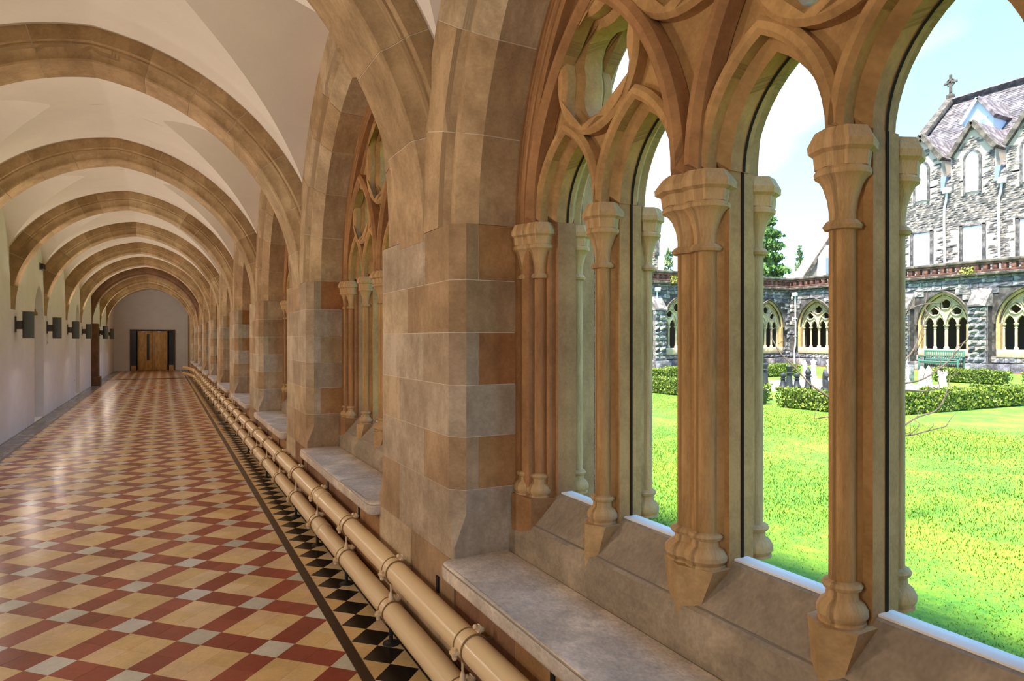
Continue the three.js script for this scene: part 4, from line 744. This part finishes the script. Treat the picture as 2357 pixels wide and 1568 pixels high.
// ------------------------------------------------------------------ houses and trees beyond the cloister
mat('slate', '#6f6a70', { map: T.rough, rough: .8 }); mat('slate_b', '#857a7c', { map: T.rough, rough: .8 }); mat('timber_blue', '#b9c6d4', { rough: .6 }); mat('window_white', '#d3d9df', { rough: .4 }); mat('lead_blue', '#6f8499', { rough: .7 }); mat('house_mortar', '#b0a698', { rough: .95 });
const HOUSE = ['#b3aba0', '#9b968f', '#c6bdae', '#827f7b'].map((c, i) => mat('house_stone_' + i, c, { map: T.rough, bump: T.stoneB, bumpScale: .02, rough: .95 }));
function courses(parent, name, u0, u1, y0, y1, skip, seed, mats, hh = .12, ww = .4, z = 0, dep = .05) { // thin courses, too fine to pick apart singly
  const r = rng(seed), by = new Map();
  for (let y = y0; y < y1;) { const h = hh * (.7 + r() * .6); let x = u0 - r() * .2; while (x < u1) { const w = ww * (.5 + r()); const a = Math.max(x, u0), b = Math.min(x + w, u1); if (b - a > .03 && !skip(a, b, y, y + h)) { const m = pick(mats, r), c = rubGeo[Math.floor(r() * 4)].clone(); c.scale(b - a - .012, h - .012, dep * (.8 + r() * .6)); c.translate((a + b) / 2, y + h / 2, z); if (!by.has(m)) by.set(m, []); by.get(m).push(c); } x += w; } y += h; }
  stuffPart(parent, name, by);
}
function slates(parent, L, u0, w0, slope, seed, mats, u1 = L) { // rows of slates on a slope; the slope group lies in its local xy plane
  const r = rng(seed), by = new Map();
  for (let v = 0; v < slope; v += .22) { let x = u0 - r() * .3; while (x < u1) { const w = .26 + r() * .16, a = Math.max(x, u0), b = Math.min(x + w, u1); if (b - a > .05) { const m = pick(mats, r), g = new THREE.BoxGeometry(b - a - .01, .3, .03); g.rotateX(-.07); g.translate((a + b) / 2, v + .12, .02 + r() * .015); const h = fin(g, .3, .6); if (!by.has(m)) by.set(m, []); by.get(m).push(h); } x += w; } }
  stuffPart(parent, 'roof_slates', by);
}
{
  const X = 35.6, D0 = 22.7, EY = 9.6, RX = 7.0, RY = 6.3, L = 17;
  const h = thing('stone_house', 'tall grey stone house with steep slate roof and gable cross across the lawn', 'building', [X, 0, -D0], -Math.PI / 2);
  const dorm = [2.4, 4.87, 7.34, 9.8, 12.3];
  part(h, 'wall_core', merged([box(0, L, 0, EY, -RX * 2, 0)]), M.house_mortar);
  const gabY = (x, c) => 12.3 - Math.abs(x - c) * 1.45;
  dorm.forEach((c) => {
    const hw = 1.02, g = part(h, 'gable_dormer', plateXY([[c - hw, EY - .1], [c + hw, EY - .1], [c + hw, 12.3 - hw * 1.45], [c, 12.3], [c - hw, 12.3 - hw * 1.45]], [], -2.6, 0), M.house_mortar);
    for (const s of [-1, 1]) { const rf = part(g, 'dormer_roof', plateXY([[0, 0], [1.75, 0], [1.75, .09], [0, .09]], [], -3.2, .16), M.slate_b); rf.position.set(c, 12.36, 0); rf.rotation.z = s > 0 ? -.967 : Math.PI + .967; const cp = part(g, 'verge_stone', plateXY([[0, -.1], [1.85, -.1], [1.85, .13], [0, .13]], [], -.12, .2, .01), M.coping); cp.position.set(c, 12.4, 0); cp.rotation.z = s > 0 ? -.967 : Math.PI + .967; }
    part(g, 'lancet_window', plateXY([[c - .3, 8.95], [c + .3, 8.95], ...archPts(c, 10.55, .3, .42, 0, 6)], [], -.02, .06), M.window_white);
    part(g, 'lancet_surround', plateXY([[c - .42, 8.85], [c - .3, 8.85], [c - .3, 10.55], ...archPts(c, 10.55, .3, .42, 0, 6).reverse(), [c + .3, 8.85], [c + .42, 8.85], ...archPts(c, 10.55, .42, .54, 0, 6)], [], 0, .09), HOUSE[3]);
    part(g, 'valley_lead', plateXY([[c + hw, EY + .35], [c + hw + .28, EY + .35], [c + hw + .12, EY - .35], [c + hw, EY - .4]], [], -.4, .12), M.lead_blue);
  });
  courses(h, 'rubble_courses', 0, L, 4.4, EY, (a, b, y0, y1) => dorm.some((c) => (b > c - .42 && a < c + .42 && y1 > 8.85) || (b > c - .62 && a < c + .62 && y1 > 5.35 && y0 < 7.35)), 41, HOUSE);
  dorm.forEach((c, i) => courses(h, 'gable_courses', c - 1, c + 1, EY, 12.2, (a, b, y0, y1) => y1 > gabY(Math.abs(a - c) > Math.abs(b - c) ? a : b, c) || (b > c - .42 && a < c + .42 && y0 < 11.05), 60 + i, HOUSE));
  dorm.forEach((c) => {
    const w = part(h, 'sash_window', box(c - .42, c + .42, 5.5, 7.2, -.02, .03), M.window_white);
    part(w, 'glass_pane', box(c - .34, c + .34, 6.38, 7.1, .03, .04), M.pipe_pale); part(w, 'glass_pane', box(c - .34, c + .34, 5.58, 6.3, .03, .036), M.pipe_pale);
    for (const s of [-1, 1]) part(w, 'quoin_strip', box(c + s * .44, c + s * .6, 5.4, 7.3, -.02, .08, .01), HOUSE[3]);
    part(w, 'lintel', box(c - .62, c + .62, 7.22, 7.42, -.02, .08, .01), HOUSE[1]); part(w, 'window_ledge', box(c - .55, c + .55, 5.35, 5.48, -.02, .12, .01), HOUSE[2]);
  });
  [1.15, 3.62, 6.1, 8.57].forEach((x) => { const p = part(h, 'drainpipe', tube([[x, 4.6, .1], [x, 8.6, .1], [x + .1, 8.8, .12], [x + .1, 9.1, .12]], .06, 12, 8), M.pipe_pale); part(p, 'hopper', box(x - .06, x + .26, 9.05, 9.35, 0, .26, .02), M.pipe_pale); });
  // roof
  const ang = Math.atan2(RY, RX), sl = Math.hypot(RX, RY);
  for (const f of [1, -1]) { const rf = sub(h, 'roof_slope'); rf.position.set(0, EY + .05, f > 0 ? -.05 : -2 * RX); rf.rotation.x = f > 0 ? -(Math.PI / 2 - ang) : (Math.PI / 2 - ang); part(rf, 'roof_board', box(0, L, -.1, sl + .35, -.12, 0), M.slate); if (f > 0) slates(rf, L, 0, 0, sl + .2, 77, [M.slate, M.slate_b, M.slate]); }
  part(h, 'gable_wall', plateDY([[0, EY - .2], [2 * RX, EY - .2], [RX, EY + RY]], [], 0, .3), M.house_mortar);
  part(h, 'ridge', box(0, L, EY + RY + .12, EY + RY + .32, -RX - .1, -RX + .1, .03), M.coping);
  for (const f of [1]) { const vg = part(h, 'gable_coping', box(-.1, .35, -.2, sl + .4, -.05, .22, .02), M.coping); vg.position.set(0, EY, .3); vg.rotation.x = -(Math.PI / 2 - ang); }
  const cr = sub(h, 'gable_cross'); cr.position.set(.12, EY + RY + .2, -RX);
  part(cr, 'cross_foot', box(-.2, .2, 0, .5, -.2, .2, .06), M.coping); part(cr, 'cross_shaft', box(-.07, .07, .45, 1.7, -.07, .07, .02), M.coping); part(cr, 'cross_arm', box(-.38, .38, 1.15, 1.3, -.07, .07, .02), M.coping); part(cr, 'cross_ring', new THREE.TorusGeometry(.22, .05, 8, 20).translate(0, 1.22, 0), M.coping);
  // timber roof dormer
  const td = sub(h, 'timber_dormer'); td.position.set(3.9, 12.0, -2.5);
  part(td, 'dormer_cheeks', plateXY([[-.7, -.3], [.7, -.3], [.7, 1.3], [0, 2.3], [-.7, 1.3]], [], -2.4, 0), M.timber_blue);
  for (const s of [-1, 1]) { const q = part(td, 'barge_board', plateXY([[0, -.08], [1.45, -.08], [1.45, .1], [0, .1]], [], -2.6, .18, .01), s > 0 ? M.slate_b : M.timber_blue); q.position.set(0, 2.36, 0); q.rotation.z = s > 0 ? -.96 : Math.PI + .96; }
  part(td, 'dormer_window', box(-.42, .42, 0, 1.25, -.02, .05), M.window_white); for (const x of [-.2, .2]) part(td, 'dormer_pane', box(x - .15, x + .15, .1, 1.15, .05, .06), M.lead_blue);
}
{ // gable house farther left
  const o = thing('gabled_house', 'small slate roofed gable with pale dormer behind the far cloister corner', 'building', [44.3, 0, -33.0], -.5);
  part(o, 'house_body', box(-1, 7, 0, 6, -2.4, -.02), HOUSE[1]);
  mat('roof_tile', '#7d736e', { rough: .9 }); const g = plateXY([[-1.6, 5.6], [7.5, 5.6], [3.0, 12.5]], [], -2.5, 0); part(o, 'roof_mass', g, M.roof_tile);
  part(o, 'barge_board', plateXY([[-1.75, 5.5], [-1.45, 5.5], [3.05, 12.4], [3.0, 12.75]], [], 0, .15), M.coping);
  const d = part(o, 'pale_dormer', plateXY([[-.1, 6.0], [1.1, 6.0], [1.1, 7.8], [.5, 8.7], [-.1, 7.8]], [], 0, 1.0), M.timber_blue);
  for (const x of [.25, .7]) part(d, 'dormer_pane', box(x - .15, x + .15, 6.5, 7.7, 1.0, 1.03), M.lead_blue);
}
{ // tower
  const o = thing('stone_tower', 'pale reddish stone tower behind the far left range', 'building', [33.6, 0, -41.8], -.48);
  part(o, 'tower_core', box(-3, 1.9, 0, 9.4, -4, 0), M.house_mortar); mat('tower_red', '#a98a80', { map: T.rough, rough: .95 });
  courses(o, 'tower_courses', -1.5, 1.9, 5, 9.4, () => false, 88, [M.tower_red, HOUSE[2], HOUSE[0]], .2, .5);
  part(o, 'parapet', box(-3.1, 2.05, 9.4, 9.65, -4.1, .1, .03), M.coping); part(o, 'slit_window', box(.2, .4, 6.2, 8, 0, .08), M.iron); part(o, 'corner_turret', box(1.6, 2.0, 8.3, 9.9, -.3, .12, .03), HOUSE[3]);
}
{ // trees
  const con = (lb, x, z, H, R, n, seed, c0, c1, size, pw = .8) => {
    const t = thing('conifer_tree', lb, 'tree', [x, 0, z]); part(t, 'trunk', lathe([[.28 * R / 2, 0], [.16 * R / 2, H * .5], [.02, H * .98]], 8), M.bark);
    leaves(t, 'foliage', n, seed, (r) => { const k = Math.pow(r(), .75), y = H * (.12 + .88 * (1 - k)), rad = R * Math.pow(k, pw) * (.55 + .45 * Math.sqrt(r())) * (1 + .18 * Math.sin(y * 7)), a = r() * 6.283, w = .8 + .4 * noise3(Math.cos(a) * 2, y * .8, Math.sin(a) * 2); return [Math.cos(a) * rad * w, y, Math.sin(a) * rad * w]; }, size, c0, c1);
  };
  con('large dense green conifer tree behind the cloister corner', 37.8, -34.2, 13.6, 2.9, 26000, 801, [.02, .07, .015], [.12, .25, .05], .24, .36);
  con('small sparse fir tree right of the large conifer', 51.6, -40.4, 10.2, 1.3, 700, 802, [.1, .16, .08], [.22, .3, .16], .3, 1);
  con('small pale fir tree behind the far left range', 41.0, -46.1, 9.9, 1.7, 800, 803, [.14, .2, .08], [.3, .36, .16], .3, 1);
  const bt = thing('bare_tree', 'thin bare tree between the conifers', 'tree', [41.5, 0, -37.5]); part(bt, 'trunk', tube([[0, 0, 0], [.1, 3, 0], [0, 6, .1], [.2, 9, 0]], .2, 12, 7, .03), M.bark);
  const r = rng(810); for (let k = 0; k < 22; k++) { const y = 4 + r() * 4.2, a = r() * 6.28, l = 1.2 + r(); part(bt, 'branch', tube([[.05, y, 0], [Math.cos(a) * l * .5, y + .5, Math.sin(a) * l * .5], [Math.cos(a) * l, y + 1.2 + r() * .6, Math.sin(a) * l]], .05, 6, 5, .015), M.bark); }
}

scene.traverse((o) => { if (o.isMesh) { o.castShadow = true; o.receiveShadow = true; } });
renderer.render(scene, camera);
